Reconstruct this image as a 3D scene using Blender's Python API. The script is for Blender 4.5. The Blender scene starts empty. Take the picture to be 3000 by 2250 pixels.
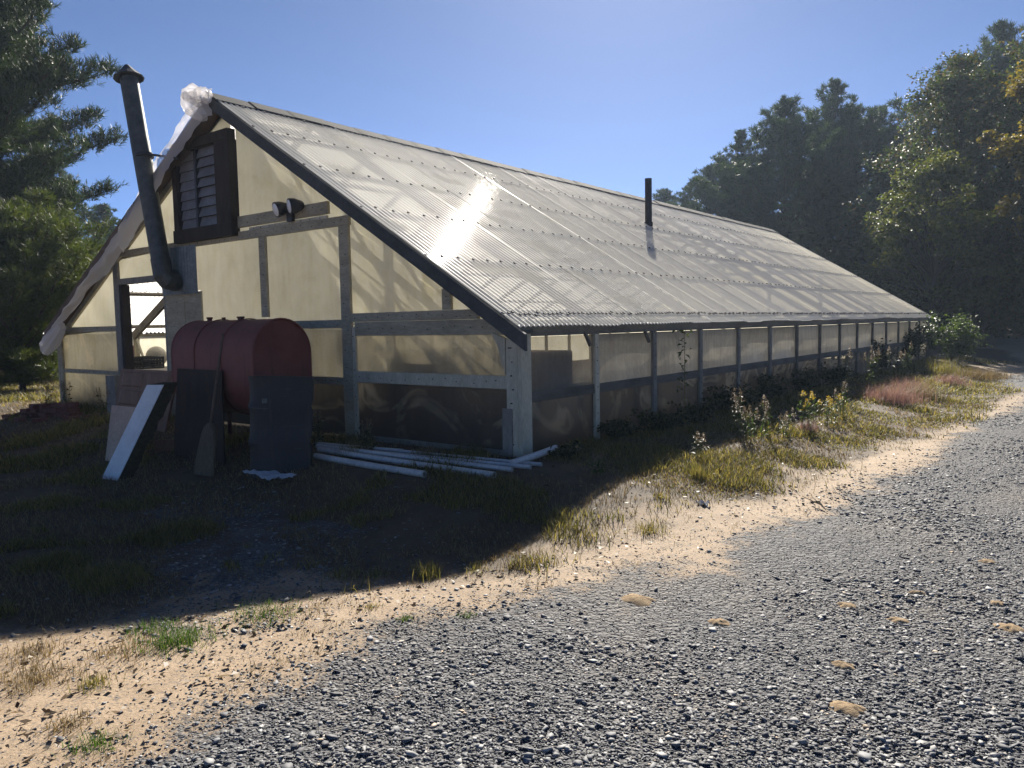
import bpy, bmesh, math, random
import numpy as np
from mathutils import Vector, Matrix
random.seed(7); RNG = np.random.default_rng(11)
sc = bpy.context.scene; COL = sc.collection
rad = math.radians

# ------------------------------------------------------------------ survey of the place (camera solve)
H = 1.25; FPX = 2262.0; CX, CY = 1500.0, 1125.0
def _ray(u, v): return np.array([(u-CX)/FPX, -(v-CY)/FPX, -1.0])
_d1 = _ray(3276, 918); _d1 /= np.linalg.norm(_d1)
_d2 = -_ray(-1454, 1005); _d2 /= np.linalg.norm(_d2)
_X = _d2-(_d2@_d1)*_d1; _X /= np.linalg.norm(_X)
RW = np.array([_X, _d1, np.cross(_X, _d1)])
EYE = np.array([0, 0, H])
def W(u, v): return RW @ _ray(u, v)
# ------------------------------------------------------------------ numpy noise
def vnoise(x, y, seed=0):
    xi = np.floor(x).astype(np.int64); yi = np.floor(y).astype(np.int64); xf = x-xi; yf = y-yi
    def h(a, b):
        n = (a*374761393+b*668265263+seed*982451653) & 0xffffffff
        n = ((n ^ (n >> 13))*1274126177) & 0xffffffff
        return ((n ^ (n >> 16)) & 0xffff)/65535.0
    u = xf*xf*(3-2*xf); w = yf*yf*(3-2*yf)
    return (h(xi, yi)*(1-u)+h(xi+1, yi)*u)*(1-w)+(h(xi, yi+1)*(1-u)+h(xi+1, yi+1)*u)*w
def fbm(x, y, seed=0, o=4):
    t = 0; a = .5
    for i in range(o): t = t+a*vnoise(x*2**i, y*2**i, seed+i); a *= .5
    return t/(1-.5**o)

def smooth(a, b, x): t = np.clip((x-a)/(b-a), 0, 1); return t*t*(3-2*t)
def ground_h(x, y):
    """the building stands on a low pad; the yard and the drive lie a quarter metre lower."""
    x = np.asarray(x, float); y = np.asarray(y, float)
    out = np.hypot(np.maximum(x+4.30, 0), np.maximum(5.75-y, 0)); fall = -.25*smooth(.35, 2.3, out)
    near = np.clip(1-np.hypot(x+4, y-6)/40, 0, 1)
    return fall+(fbm(x*.8, y*.8, 3)-.5)*.05*near+(fbm(x*5, y*5, 9)-.5)*.014*near
def gh(x, y): return float(ground_h(np.array([x]), np.array([y]))[0])
def gp(u, v):
    d = W(u, v); z = -.1
    for _ in range(30):
        p = EYE+d*((z-H)/d[2]); z = .5*z+.5*gh(p[0], p[1])
    return Vector((p[0], p[1], gh(p[0], p[1])))
def oy(u, v, y):
    d = W(u, v); return Vector(EYE+d*(y/d[1]))
def ox(u, v, x):
    d = W(u, v); return Vector(EYE+d*(x/d[0]))
def dp(u, D):                    # ground point in direction u at view depth D
    x = (u-CX)/FPX*D; y = (-H-.25-RW[2, 0]*x+RW[2, 2]*D)/RW[2, 1]
    p = EYE+RW@np.array([x, y, -D]); return Vector((p[0], p[1], gh(p[0], p[1])))
def hz(u, v, D): return float((EYE+RW@(_ray(u, v)*D))[2])

# ------------------------------------------------------------------ objects
def tag(o, label=None, cat=None, group=None, kind=None):
    if label: o['label'] = label
    if cat: o['category'] = cat
    if group: o['group'] = group
    if kind: o['kind'] = kind
    return o
def empty(name, loc, label, cat, group=None, rz=0):
    o = bpy.data.objects.new(name, None); COL.objects.link(o)
    o.location = loc; o.rotation_euler = (0, 0, rz); o.empty_display_size = .1
    return tag(o, label, cat, group)
def link(name, me, parent=None, world=True):
    o = bpy.data.objects.new(name, me); COL.objects.link(o)
    if parent is not None:
        o.parent = parent
        if world:                # vertices were written in world coordinates, parents are unrotated
            off = Vector((0, 0, 0)); q = parent
            while q is not None: off += q.location; q = q.parent
            o.location = -off
    return o
def copy_tree(o, parent=None):
    c = o.copy(); COL.objects.link(c); c.parent = parent
    for ch in list(o.children): copy_tree(ch, c)
    return c

class MB:
    def __init__(s): s.v = []; s.f = []; s.m = []; s.mi = 0
    def add(s, vs, fs):
        b = len(s.v); s.v += [tuple(p) for p in vs]
        for f in fs: s.f.append(tuple(b+i for i in f)); s.m.append(s.mi)
    def hexa(s, p):              # 8 corners: bottom 4 ccw, top 4 ccw
        s.add(p, [(0, 3, 2, 1), (4, 5, 6, 7), (0, 1, 5, 4), (1, 2, 6, 5), (2, 3, 7, 6), (3, 0, 4, 7)])
    def box(s, lo, hi):
        x0, y0, z0 = lo; x1, y1, z1 = hi
        s.hexa([(x0, y0, z0), (x1, y0, z0), (x1, y1, z0), (x0, y1, z0), (x0, y0, z1), (x1, y0, z1), (x1, y1, z1), (x0, y1, z1)])
    def bar(s, p0, p1, w, h, side=None):
        p0 = Vector(p0); p1 = Vector(p1); d = (p1-p0).normalized()
        if side is None:
            side = d.cross(Vector((0, 0, 1)))
            if side.length < 1e-3: side = Vector((1, 0, 0))
        side = (Vector(side)-d*Vector(side).dot(d)).normalized(); up = side.cross(d)
        a = side*(w/2); b = up*(h/2)
        s.hexa([p0-a-b, p0+a-b, p1+a-b, p1-a-b, p0-a+b, p0+a+b, p1+a+b, p1-a+b])
    def tube(s, pts, r, n=10, cap=True, hole=None):
        pts = [Vector(p) for p in pts]; rs = r if isinstance(r, (list, tuple)) else [r]*len(pts)
        b = len(s.v); prev = None
        for i, p in enumerate(pts):
            d = (pts[min(i+1, len(pts)-1)]-pts[max(i-1, 0)]).normalized()
            if prev is None:
                a = d.orthogonal().normalized()
            else:
                a = (prev-d*prev.dot(d)).normalized()
            prev = a; c = d.cross(a)
            for k in range(n):
                t = 2*math.pi*k/n; s.v.append(tuple(p+(a*math.cos(t)+c*math.sin(t))*rs[i]))
        for i in range(len(pts)-1):
            for k in range(n):
                k2 = (k+1) % n
                s.f.append((b+i*n+k, b+i*n+k2, b+(i+1)*n+k2, b+(i+1)*n+k)); s.m.append(s.mi)
        if cap:
            s.f.append(tuple(b+k for k in reversed(range(n)))); s.m.append(s.mi)
            e = b+(len(pts)-1)*n; s.f.append(tuple(e+k for k in range(n))); s.m.append(s.mi)
    def prism(s, poly, off):     # planar polygon extruded by off
        off = Vector(off); n = len(poly); p = [Vector(q) for q in poly]
        s.add(p+[q+off for q in p], [tuple(reversed(range(n))), tuple(range(n, 2*n))]+[(i, (i+1) % n, n+(i+1) % n, n+i) for i in range(n)])
    def build(s, name, mats, parent=None, smooth=False, bevel=0, world=True, ang=None):
        me = bpy.data.meshes.new(name); me.from_pydata(s.v, [], s.f)
        if not isinstance(mats, (list, tuple)): mats = [mats]
        for m in mats: me.materials.append(m)
        if len(mats) > 1: me.polygons.foreach_set('material_index', s.m)
        bm = bmesh.new(); bm.from_mesh(me); bmesh.ops.recalc_face_normals(bm, faces=bm.faces)
        if bevel: bmesh.ops.bevel(bm, geom=[e for e in bm.edges if e.calc_face_angle(0) > .6], offset=bevel, segments=1, affect='EDGES')
        bm.to_mesh(me); bm.free()
        if smooth:
            me.polygons.foreach_set('use_smooth', [True]*len(me.polygons))
            if ang is not None: me.set_sharp_from_angle(angle=ang)
        me.update()
        return link(name, me, parent, world)

def np_mesh(name, V, F, mat, parent=None, world=True, smooth=False, attrs=None):
    """V (n,3), F (m,k) faces all of k corners."""
    me = bpy.data.meshes.new(name); V = np.asarray(V, np.float32); F = np.asarray(F, np.int32)
    me.vertices.add(len(V)); me.vertices.foreach_set('co', V.ravel())
    k = F.shape[1]; me.loops.add(F.size); me.loops.foreach_set('vertex_index', F.ravel())
    me.polygons.add(len(F)); me.polygons.foreach_set('loop_start', np.arange(0, F.size, k, dtype=np.int32))
    me.polygons.foreach_set('loop_total', np.full(len(F), k, np.int32))
    if smooth: me.polygons.foreach_set('use_smooth', np.ones(len(F), bool))
    for m in (mat if isinstance(mat, (list, tuple)) else [mat]): me.materials.append(m)
    for an, av in (attrs or {}).items():
        at = me.attributes.new(an, 'FLOAT', 'POINT'); at.data.foreach_set('value', np.asarray(av, np.float32))
    me.update(calc_edges=True); me.validate()
    return link(name, me, parent, world)

# ------------------------------------------------------------------ materials
class NT:
    def __init__(s, name):
        s.mat = bpy.data.materials.new(name); s.mat.use_nodes = True; s.n = s.mat.node_tree; s.n.nodes.clear()
        s.out = s.node('ShaderNodeOutputMaterial')
    def node(s, t, **kw):
        nd = s.n.nodes.new(t)
        for k, v in kw.items():
            if k.startswith('i_'):
                key = k[2:].replace('_', ' ')
                nd.inputs[int(key) if key.isdigit() else key].default_value = v
            else: setattr(nd, k, v)
        return nd
    def l(s, a, b): s.n.links.new(a, b)
    def coord(s, scale=1.0, kind='Object', sc3=None):
        t = s.node('ShaderNodeTexCoord'); m = s.node('ShaderNodeMapping')
        m.inputs['Scale'].default_value = sc3 or (scale,)*3
        s.l(t.outputs[kind], m.inputs['Vector']); return m.outputs[0]
    def noise(s, vec, scale=5, detail=4, rough=.6, dist=0):
        n = s.node('ShaderNodeTexNoise'); n.inputs['Scale'].default_value = scale; n.inputs['Detail'].default_value = detail
        n.inputs['Roughness'].default_value = rough; n.inputs['Distortion'].default_value = dist
        s.l(vec, n.inputs['Vector']); return n.outputs['Fac']
    def ramp(s, fac, stops):
        r = s.node('ShaderNodeValToRGB'); e = r.color_ramp.elements
        while len(e) < len(stops): e.new(.5)
        for i, (p, c) in enumerate(stops):
            e[i].position = p; e[i].color = (*c, 1) if len(c) == 3 else c
        s.l(fac, r.inputs[0]); return r.outputs[0]
    def mix(s, fac, a, b, mode='MIX'):
        m = s.node('ShaderNodeMix'); m.data_type = 'RGBA'; m.blend_type = mode
        for sock, val in ((m.inputs[0], fac), (m.inputs[6], a), (m.inputs[7], b)):
            if isinstance(val, (int, float)): sock.default_value = val
            elif isinstance(val, tuple): sock.default_value = (*val, 1) if len(val) == 3 else val
            else: s.l(val, sock)
        return m.outputs[2]
    def math(s, op, a, b=0.0, clamp=False):
        m = s.node('ShaderNodeMath'); m.operation = op; m.use_clamp = clamp
        for sock, val in ((m.inputs[0], a), (m.inputs[1], b)):
            if isinstance(val, (int, float)): sock.default_value = val
            else: s.l(val, sock)
        return m.outputs[0]
    def bump(s, h, strength=.3, dist=.01, normal=None):
        b = s.node('ShaderNodeBump'); b.inputs['Strength'].default_value = strength; b.inputs['Distance'].default_value = dist
        s.l(h, b.inputs['Height'])
        if normal is not None: s.l(normal, b.inputs['Normal'])
        return b.outputs[0]
    def bsdf(s, color, rough=.6, spec=.4, metal=0, normal=None):
        p = s.node('ShaderNodeBsdfPrincipled')
        for k, v in (('Base Color', color), ('Roughness', rough), ('Specular IOR Level', spec), ('Metallic', metal)):
            if isinstance(v, (int, float)): p.inputs[k].default_value = v
            elif isinstance(v, tuple): p.inputs[k].default_value = (*v, 1)
            else: s.l(v, p.inputs[k])
        if normal is not None: s.l(normal, p.inputs['Normal'])
        return p.outputs[0]
    def mixs(s, fac, a, b):
        m = s.node('ShaderNodeMixShader')
        if isinstance(fac, (int, float)): m.inputs[0].default_value = fac
        else: s.l(fac, m.inputs[0])
        s.l(a, m.inputs[1]); s.l(b, m.inputs[2]); return m.outputs[0]
    def trans(s, color, normal=None):
        t = s.node('ShaderNodeBsdfTranslucent')
        if isinstance(color, tuple): t.inputs[0].default_value = (*color, 1)
        else: s.l(color, t.inputs[0])
        return t.outputs[0]
    def clear(s, color=(1, 1, 1)):
        t = s.node('ShaderNodeBsdfTransparent')
        if isinstance(color, tuple): t.inputs[0].default_value = (*color, 1)
        else: s.l(color, t.inputs[0])
        return t.outputs[0]
    def done(s, sh): s.l(sh, s.out.inputs[0]); return s.mat

def m_plain(name, c0, c1, scale=6, rough=.7, spec=.3, metal=0, bump=.2, sc3=None, bd=.004, stops=(.3, .7)):
    t = NT(name); v = t.coord(sc3=sc3) if sc3 else t.coord()
    n = t.noise(v, scale, 6, .65); n2 = t.noise(v, scale*9, 3, .6)
    c = t.ramp(n, [(stops[0], c0), (stops[1], c1)])
    c = t.mix(.35, c, t.ramp(n2, [(.3, (.25,)*3), (.75, (.8,)*3)]), 'OVERLAY')
    return t.done(t.bsdf(c, rough, spec, metal, t.bump(n2, bump, bd)))
def m_wood(name, c0, c1, axis=(1, 1, 1), rough=.8):
    return m_plain(name, c0, c1, 7, rough, .2, 0, .35, sc3=axis, stops=(.25, .75))
def m_leaf(name, cols, trans=.45, rough=.55, tcol=None, spec=.25):
    t = NT(name); g = t.node('ShaderNodeNewGeometry')
    n = len(cols); c = t.ramp(g.outputs['Random Per Island'], [((i+.0)/max(1, n-1), k) for i, k in enumerate(cols)])
    big = t.noise(t.coord(), .7, 2)
    c = t.mix(.5, c, t.ramp(big, [(.3, (.32,)*3), (.7, (.68,)*3)]), 'OVERLAY')
    tc = t.mix(1.0, c, tcol or (1.25, 1.3, .55), 'MULTIPLY')
    return t.done(t.mixs(trans, t.bsdf(c, rough, spec), t.trans(tc)))

M = {}
M['greywood'] = m_wood('weathered grey wood', (.13, .126, .11), (.27, .255, .22), (1, 1, .25))
M['palewood'] = m_wood('pale painted wood', (.36, .335, .245), (.54, .505, .39), (1, 1, .3))
M['rail'] = m_wood('grey rail wood', (.24, .215, .15), (.42, .375, .27), (.25, 1, 1))
M['siderail'] = m_wood('dirty side rail', (.055, .052, .047), (.16, .15, .125), (1, .25, 1))
M['darkwood'] = m_wood('dark brown wood', (.016, .012, .010), (.045, .034, .028), (1, 1, .3))
M['brownwood'] = m_wood('old rake board', (.075, .05, .035), (.16, .115, .085), (.5, 1, .5))
M['fascia'] = m_wood('dark fascia', (.030, .033, .036), (.075, .08, .082), (.4, 1, .4))
M['inwood'] = m_wood('inside timber', (.14, .12, .10), (.30, .27, .22), (.5, .5, .5))
M['ridge'] = m_plain('weathered ridge cap', (.028, .030, .034), (.06, .062, .066), 4, .9, .1, 0, .1)
M['metal'] = m_plain('stovepipe steel', (.045, .05, .05), (.10, .105, .10), 9, .55, .4, .55, .1)
M['capmetal'] = m_plain('sooty cap', (.015, .015, .017), (.05, .05, .055), 12, .6, .4, .4, .1)
M['galv'] = m_plain('galvanised patch', (.09, .105, .105), (.18, .20, .195), 5, .5, .4, .5, .1)
M['blackp'] = m_plain('black plastic', (.012, .012, .014), (.03, .03, .034), 8, .45, .4, 0, .05)
M['louvre'] = m_plain('louvre slat', (.13, .13, .14), (.21, .21, .22), 5, .5, .3, .2, .05)
M['bolt'] = m_plain('screw washer', (.03, .03, .034), (.07, .07, .075), 20, .8, .15, 0, .0)
def m_tank():
    t = NT('faded red tank paint'); n = t.noise(t.coord(), 3, 6, .65); st = t.noise(t.coord(sc3=(7, 7, .5)), 2.2, 5, .65); f = t.noise(t.coord(), 34, 4, .7)
    c = t.ramp(n, [(.3, (.135, .036, .030)), (.7, (.20, .062, .05))])
    c = t.mix(t.ramp(st, [(.52, (0,)*3), (.72, (.75,)*3)]), c, (.085, .035, .024)); c = t.mix(t.ramp(f, [(.66, (0,)*3), (.74, (.8,)*3)]), c, (.06, .03, .02))
    return t.done(t.bsdf(c, .6, .3, 0, t.bump(f, .15, .003)))
M['red'] = m_tank()
M['reddark'] = m_plain('tank fittings', (.10, .03, .025), (.05, .02, .02), 8, .6, .3, .3, .1)
def m_sheetm():
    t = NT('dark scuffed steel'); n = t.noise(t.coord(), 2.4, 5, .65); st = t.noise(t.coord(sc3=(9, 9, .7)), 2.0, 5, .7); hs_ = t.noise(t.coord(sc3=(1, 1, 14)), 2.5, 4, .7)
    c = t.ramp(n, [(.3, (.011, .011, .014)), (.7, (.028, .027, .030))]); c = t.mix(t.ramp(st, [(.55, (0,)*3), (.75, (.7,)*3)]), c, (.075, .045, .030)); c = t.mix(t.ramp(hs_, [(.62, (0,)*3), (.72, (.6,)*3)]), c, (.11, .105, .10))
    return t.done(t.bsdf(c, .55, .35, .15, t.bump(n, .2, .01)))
M['sheetm'] = m_sheetm()
M['cab'] = m_wood('cabinet brown', (.16, .085, .05), (.24, .135, .085), (1, 1, .3), .6)
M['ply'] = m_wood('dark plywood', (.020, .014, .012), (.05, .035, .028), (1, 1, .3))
M['pinkply'] = m_wood('bare plywood', (.42, .30, .22), (.54, .40, .30), (1, 1, .3))
M['white'] = m_plain('white board', (.62, .63, .62), (.74, .75, .74), 5, .6, .3, 0, .05)
M['foam'] = m_plain('dirty foam', (.02, .017, .012), (.06, .05, .03), 30, .95, .1, 0, .9, bd=.01)
M['straw'] = m_plain('broom straw', (.085, .066, .045), (.15, .12, .085), 9, .9, .1, 0, .5, sc3=(6, 6, .5))
M['pvc'] = m_plain('white pvc', (.34, .34, .33), (.50, .50, .485), 4, .4, .4, 0, .03, stops=(.2, .6))
M['brick'] = m_plain('old brick', (.10, .040, .032), (.20, .085, .065), 9, .9, .2, 0, .5)
M['card'] = m_plain('cardboard', (.36, .24, .14), (.45, .31, .19), 3, .85, .2, 0, .05)
M['sack'] = m_plain('pale sack', (.42, .38, .28), (.55, .50, .40), 6, .8, .2, 0, .4)
M['glass'] = m_plain('lamp glass', (.70, .70, .68), (.80, .80, .78), 30, .25, .5, 0, .4)
M['litter'] = m_plain('litter plastic', (.30, .31, .33), (.52, .52, .54), 6, .35, .5, 0, .3)
M['stone'] = None
M['bark'] = m_plain('bark', (.035, .028, .022), (.085, .07, .055), 5, .95, .1, 0, .9, sc3=(3, 3, .8), bd=.03)
M['stem'] = m_plain('weed stem', (.10, .10, .04), (.20, .17, .08), 8, .8, .2, 0, .1)
M['mound'] = m_plain('orange sand', (.25, .18, .11), (.36, .27, .17), 20, .95, .1, 0, .8)
M['pine'] = m_leaf('pine needles', [(.016, .030, .014), (.027, .046, .020), (.05, .070, .027)], .28, .5)
M['pinefar'] = m_leaf('white pine needles', [(.026, .046, .028), (.042, .068, .040), (.07, .095, .048)], .3, .5)
M['oak'] = m_leaf('mixed autumn leaves', [(.030, .052, .018), (.042, .064, .022), (.062, .072, .026), (.115, .068, .038)], .45)
M['gold'] = m_leaf('golden leaves', [(.10, .09, .02), (.16, .12, .025), (.20, .14, .035)], .5)
M['locust'] = m_leaf('yellow green leaves', [(.045, .065, .016), (.078, .092, .022), (.12, .11, .03)], .5)
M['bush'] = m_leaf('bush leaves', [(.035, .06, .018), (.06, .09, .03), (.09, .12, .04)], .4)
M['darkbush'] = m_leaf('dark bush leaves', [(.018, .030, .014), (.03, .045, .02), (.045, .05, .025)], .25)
M['yellow'] = m_leaf('yellow florets', [(.55, .40, .03), (.70, .52, .05)], .3, tcol=(1, 1, .6))
M['pink'] = m_leaf('pink plumes', [(.25, .15, .13), (.34, .22, .18), (.34, .27, .17)], .4, tcol=(1, .8, .8))
M['seed'] = m_leaf('seed heads', [(.16, .12, .08), (.26, .20, .14), (.34, .29, .22)], .35, tcol=(1, .95, .8))
M['grass'] = m_leaf('grass blades', [(.065, .068, .024), (.12, .115, .038), (.215, .18, .068), (.31, .245, .12)], .48, tcol=(1.2, 1.2, .6))
M['drygrass'] = m_leaf('dry grass blades', [(.11, .083, .045), (.20, .152, .082), (.30, .235, .13)], .35, tcol=(1.1, 1, .7))
M['greentuft'] = m_leaf('green tufts', [(.05, .10, .02), (.08, .14, .03), (.13, .16, .05)], .4, tcol=(1.1, 1.2, .5))

def m_roof(name, wtr, wcl):
    t = NT(name); v = t.coord()
    at = t.node('ShaderNodeAttribute', attribute_name='sheet')
    n = t.noise(t.coord(sc3=(.5, 3.0, .5)), 1.3, 5, .65); n2 = t.noise(v, 26, 4, .7)
    base = t.ramp(n, [(.25, (.83, .81, .765)), (.8, (.93, .915, .88))])
    base = t.mix(.30, base, t.ramp(at.outputs['Fac'], [(0, (.36, .36, .36)), (1, (.64, .63, .60))]), 'OVERLAY')
    # cream patches near the gable: blunt pale blotches, more translucent and less see-through
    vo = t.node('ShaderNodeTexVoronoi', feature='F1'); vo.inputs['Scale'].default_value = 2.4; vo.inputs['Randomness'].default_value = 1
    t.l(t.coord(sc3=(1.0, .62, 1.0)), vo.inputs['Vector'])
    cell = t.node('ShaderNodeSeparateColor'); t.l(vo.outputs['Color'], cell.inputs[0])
    pm = t.node('ShaderNodeAttribute', attribute_name='patch_zone')
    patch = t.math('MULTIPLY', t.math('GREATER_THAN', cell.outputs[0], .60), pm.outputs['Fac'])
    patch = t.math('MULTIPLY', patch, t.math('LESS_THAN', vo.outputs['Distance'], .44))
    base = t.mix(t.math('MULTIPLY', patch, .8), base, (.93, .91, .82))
    rough = t.math('ADD', .46, t.math('MULTIPLY', n, .14))
    nb = t.bump(n2, .12, .003); p = t.bsdf(base, rough, .6, 0, nb)
    pn = p.node; pn.inputs['Coat Weight'].default_value = .75; pn.inputs['Coat Roughness'].default_value = .115
    tr = t.trans(t.mix(n, (.84, .83, .795), (.92, .915, .89)))
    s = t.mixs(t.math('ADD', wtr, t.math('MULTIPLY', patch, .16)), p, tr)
    lw = t.node('ShaderNodeLayerWeight'); lw.inputs['Blend'].default_value = .5; fc = t.math('SUBTRACT', 1.0, lw.outputs['Facing'])
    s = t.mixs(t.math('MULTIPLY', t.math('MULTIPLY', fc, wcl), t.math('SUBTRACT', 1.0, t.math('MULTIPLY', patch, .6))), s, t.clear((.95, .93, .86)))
    return t.done(s)
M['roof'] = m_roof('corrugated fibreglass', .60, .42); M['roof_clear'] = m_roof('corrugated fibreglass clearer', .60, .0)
def m_panel(name, dif, tra, clear, wtr, dirt=.0, dz=(.1, .5)):
    t = NT(name); v = t.coord()
    n = t.noise(v, 2.2, 5, .6, .4); f = t.noise(v, 70, 4, .7); st = t.noise(t.coord(sc3=(5, 5, .7)), 3, 4, .6)
    c = t.mix(n, tuple(x*.75 for x in dif), dif); tc = t.mix(n, tuple(x*.72 for x in tra), tra)
    tc = t.mix(.6, tc, t.ramp(st, [(.3, (.34,)*3), (.7, (.64,)*3)]), 'OVERLAY')
    wr = t.noise(t.coord(sc3=(1, 1, .8)), 1.3, 4, .6, 1.8); tc = t.mix(.7, tc, t.ramp(wr, [(.34, (.30,)*3), (.46, (.54,)*3), (.52, (.44,)*3), (.58, (.52,)*3), (.70, (.64,)*3)]), 'OVERLAY')
    tc = t.mix(.6, tc, t.ramp(f, [(.25, (.25,)*3), (.75, (.78,)*3)]), 'OVERLAY')
    g = t.node('ShaderNodeNewGeometry'); sep = t.node('ShaderNodeSeparateXYZ'); t.l(g.outputs['Position'], sep.inputs[0])
    if dirt:                     # long pale smears and folds in the film
        sm = t.noise(t.coord(sc3=(1, 1, 1.2)), .9, 3, .5, 2.2); smr = t.ramp(sm, [(.52, (0,)*3), (.60, (1,)*3), (.66, (0,)*3)])
        c = t.mix(t.math('MULTIPLY', smr, .8), c, (.42, .39, .31)); tc = t.mix(t.math('MULTIPLY', smr, .8), tc, (.80, .73, .56))
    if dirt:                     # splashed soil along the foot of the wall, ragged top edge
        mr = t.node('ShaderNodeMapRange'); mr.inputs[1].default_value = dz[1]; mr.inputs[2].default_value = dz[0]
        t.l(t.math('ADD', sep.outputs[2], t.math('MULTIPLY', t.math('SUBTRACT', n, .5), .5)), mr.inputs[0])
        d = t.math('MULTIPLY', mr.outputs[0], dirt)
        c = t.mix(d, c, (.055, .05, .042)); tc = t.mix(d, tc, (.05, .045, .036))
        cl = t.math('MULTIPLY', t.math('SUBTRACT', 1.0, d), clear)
    else: cl = clear
    p = t.bsdf(c, .35, .5, 0, t.bump(f, .08, .002))
    s = t.mixs(wtr, p, t.trans(tc))
    return t.done(t.mixs(cl, s, t.clear((.92, .90, .84))))
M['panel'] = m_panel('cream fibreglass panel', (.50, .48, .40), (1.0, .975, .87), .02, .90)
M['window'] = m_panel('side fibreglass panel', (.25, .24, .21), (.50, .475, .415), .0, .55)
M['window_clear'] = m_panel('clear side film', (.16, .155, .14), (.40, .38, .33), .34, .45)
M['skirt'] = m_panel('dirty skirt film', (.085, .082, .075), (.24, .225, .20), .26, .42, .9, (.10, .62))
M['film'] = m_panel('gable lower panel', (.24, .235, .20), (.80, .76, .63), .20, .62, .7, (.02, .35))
def m_poly():
    t = NT('polythene sheet'); n = t.noise(t.coord(), 9, 5, .7)
    p = t.bsdf((.74, .73, .74), .3, .5, 0, t.bump(n, .3, .01))
    s = t.mixs(.5, p, t.trans((.85, .82, .80)))
    return t.done(t.mixs(.42, s, t.clear()))
M['poly'] = m_poly()
def m_stone(name, stops):
    t = NT(name); g = t.node('ShaderNodeNewGeometry')
    c = t.ramp(g.outputs['Random Per Island'], stops)
    n = t.noise(t.coord(), 60, 4, .7)
    c = t.mix(.4, c, t.ramp(n, [(.3, (.3,)*3), (.7, (.7,)*3)]), 'OVERLAY')
    return t.done(t.bsdf(c, .75, .25, 0, t.bump(n, .25, .003)))
M['stone'] = m_stone('crushed stone', [(0, (.07, .072, .080)), (.45, (.130, .133, .142)), (.78, (.205, .208, .214)), (.97, (.32, .317, .31)), (1, (.40, .31, .22))])
def m_ground():
    t = NT('yard ground'); v = t.coord()
    gm = t.node('ShaderNodeAttribute', attribute_name='gravel').outputs['Fac']
    gr = t.node('ShaderNodeAttribute', attribute_name='turf').outputs['Fac']
    tk = t.node('ShaderNodeAttribute', attribute_name='track').outputs['Fac']
    big = t.noise(v, .9, 5, .6); mid = t.noise(v, 6, 5, .65); fine = t.noise(v, 60, 5, .75)
    sand = t.ramp(mid, [(.25, (.265, .192, .125)), (.75, (.385, .293, .20))])
    sand = t.mix(.5, sand, t.ramp(fine, [(.28, (.22,)*3), (.72, (.75,)*3)]), 'OVERLAY')
    sand = t.mix(.3, sand, t.ramp(big, [(.3, (.38,)*3), (.7, (.62,)*3)]), 'OVERLAY')
    soil = t.ramp(mid, [(.25, (.045, .032, .021)), (.75, (.110, .080, .050))])
    soil = t.mix(.6, soil, t.ramp(fine, [(.28, (.2,)*3), (.72, (.8,)*3)]), 'OVERLAY')
    vo = t.node('ShaderNodeTexVoronoi', feature='F1'); vo.inputs['Scale'].default_value = 34; t.l(v, vo.inputs['Vector'])
    vo2 = t.node('ShaderNodeTexVoronoi', feature='F1'); vo2.inputs['Scale'].default_value = 75; t.l(v, vo2.inputs['Vector'])
    s1 = t.node('ShaderNodeSeparateColor'); t.l(vo.outputs['Color'], s1.inputs[0])
    s2 = t.node('ShaderNodeSeparateColor'); t.l(vo2.outputs['Color'], s2.inputs[0])
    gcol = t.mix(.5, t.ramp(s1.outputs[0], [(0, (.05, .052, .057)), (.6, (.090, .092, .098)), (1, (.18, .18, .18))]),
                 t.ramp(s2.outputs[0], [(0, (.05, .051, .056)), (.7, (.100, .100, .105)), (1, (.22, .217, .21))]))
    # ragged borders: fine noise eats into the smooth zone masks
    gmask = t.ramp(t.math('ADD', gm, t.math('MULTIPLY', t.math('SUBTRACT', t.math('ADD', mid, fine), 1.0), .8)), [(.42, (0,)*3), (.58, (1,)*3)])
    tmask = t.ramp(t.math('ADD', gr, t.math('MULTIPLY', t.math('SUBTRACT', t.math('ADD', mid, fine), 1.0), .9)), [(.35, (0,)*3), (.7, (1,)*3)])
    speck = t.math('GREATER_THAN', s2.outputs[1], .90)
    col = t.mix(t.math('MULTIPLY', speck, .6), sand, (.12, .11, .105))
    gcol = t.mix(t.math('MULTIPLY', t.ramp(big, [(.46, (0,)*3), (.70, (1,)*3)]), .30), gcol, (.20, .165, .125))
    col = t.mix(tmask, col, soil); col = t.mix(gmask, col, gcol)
    h = t.math('ADD', t.math('MULTIPLY', mid, .25), t.math('MULTIPLY', fine, .30))
    tu = t.node('ShaderNodeAttribute', attribute_name='treadu').outputs['Fac']; tv = t.node('ShaderNodeAttribute', attribute_name='treadv').outputs['Fac']
    ph = t.math('ADD', t.math('MULTIPLY', tu, 95.0), t.math('MULTIPLY', t.math('ABSOLUTE', tv), 60.0)); ph = t.math('ADD', ph, t.math('MULTIPLY', mid, 2.2))
    bars = t.math('GREATER_THAN', t.math('SINE', ph), .1); groove = t.math('GREATER_THAN', t.math('SINE', t.math('MULTIPLY', tv, 88.0)), -.55)
    tread = t.math('MULTIPLY', t.math('MULTIPLY', bars, groove), tk)
    h = t.math('ADD', h, t.math('MULTIPLY', tread, t.math('MULTIPLY', t.math('GREATER_THAN', mid, .42), .55)))
    hg = t.math('SUBTRACT', 1.0, t.math('ADD', t.math('MULTIPLY', vo.outputs['Distance'], .9), t.math('MULTIPLY', vo2.outputs['Distance'], .5)))
    hm = t.node('ShaderNodeMix'); hm.data_type = 'FLOAT'; t.l(gmask, hm.inputs[0]); t.l(h, hm.inputs[2]); t.l(hg, hm.inputs[3])
    return t.done(t.bsdf(col, .85, .25, 0, t.bump(hm.outputs[0], .9, .022)))
M['ground'] = m_ground()

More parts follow.
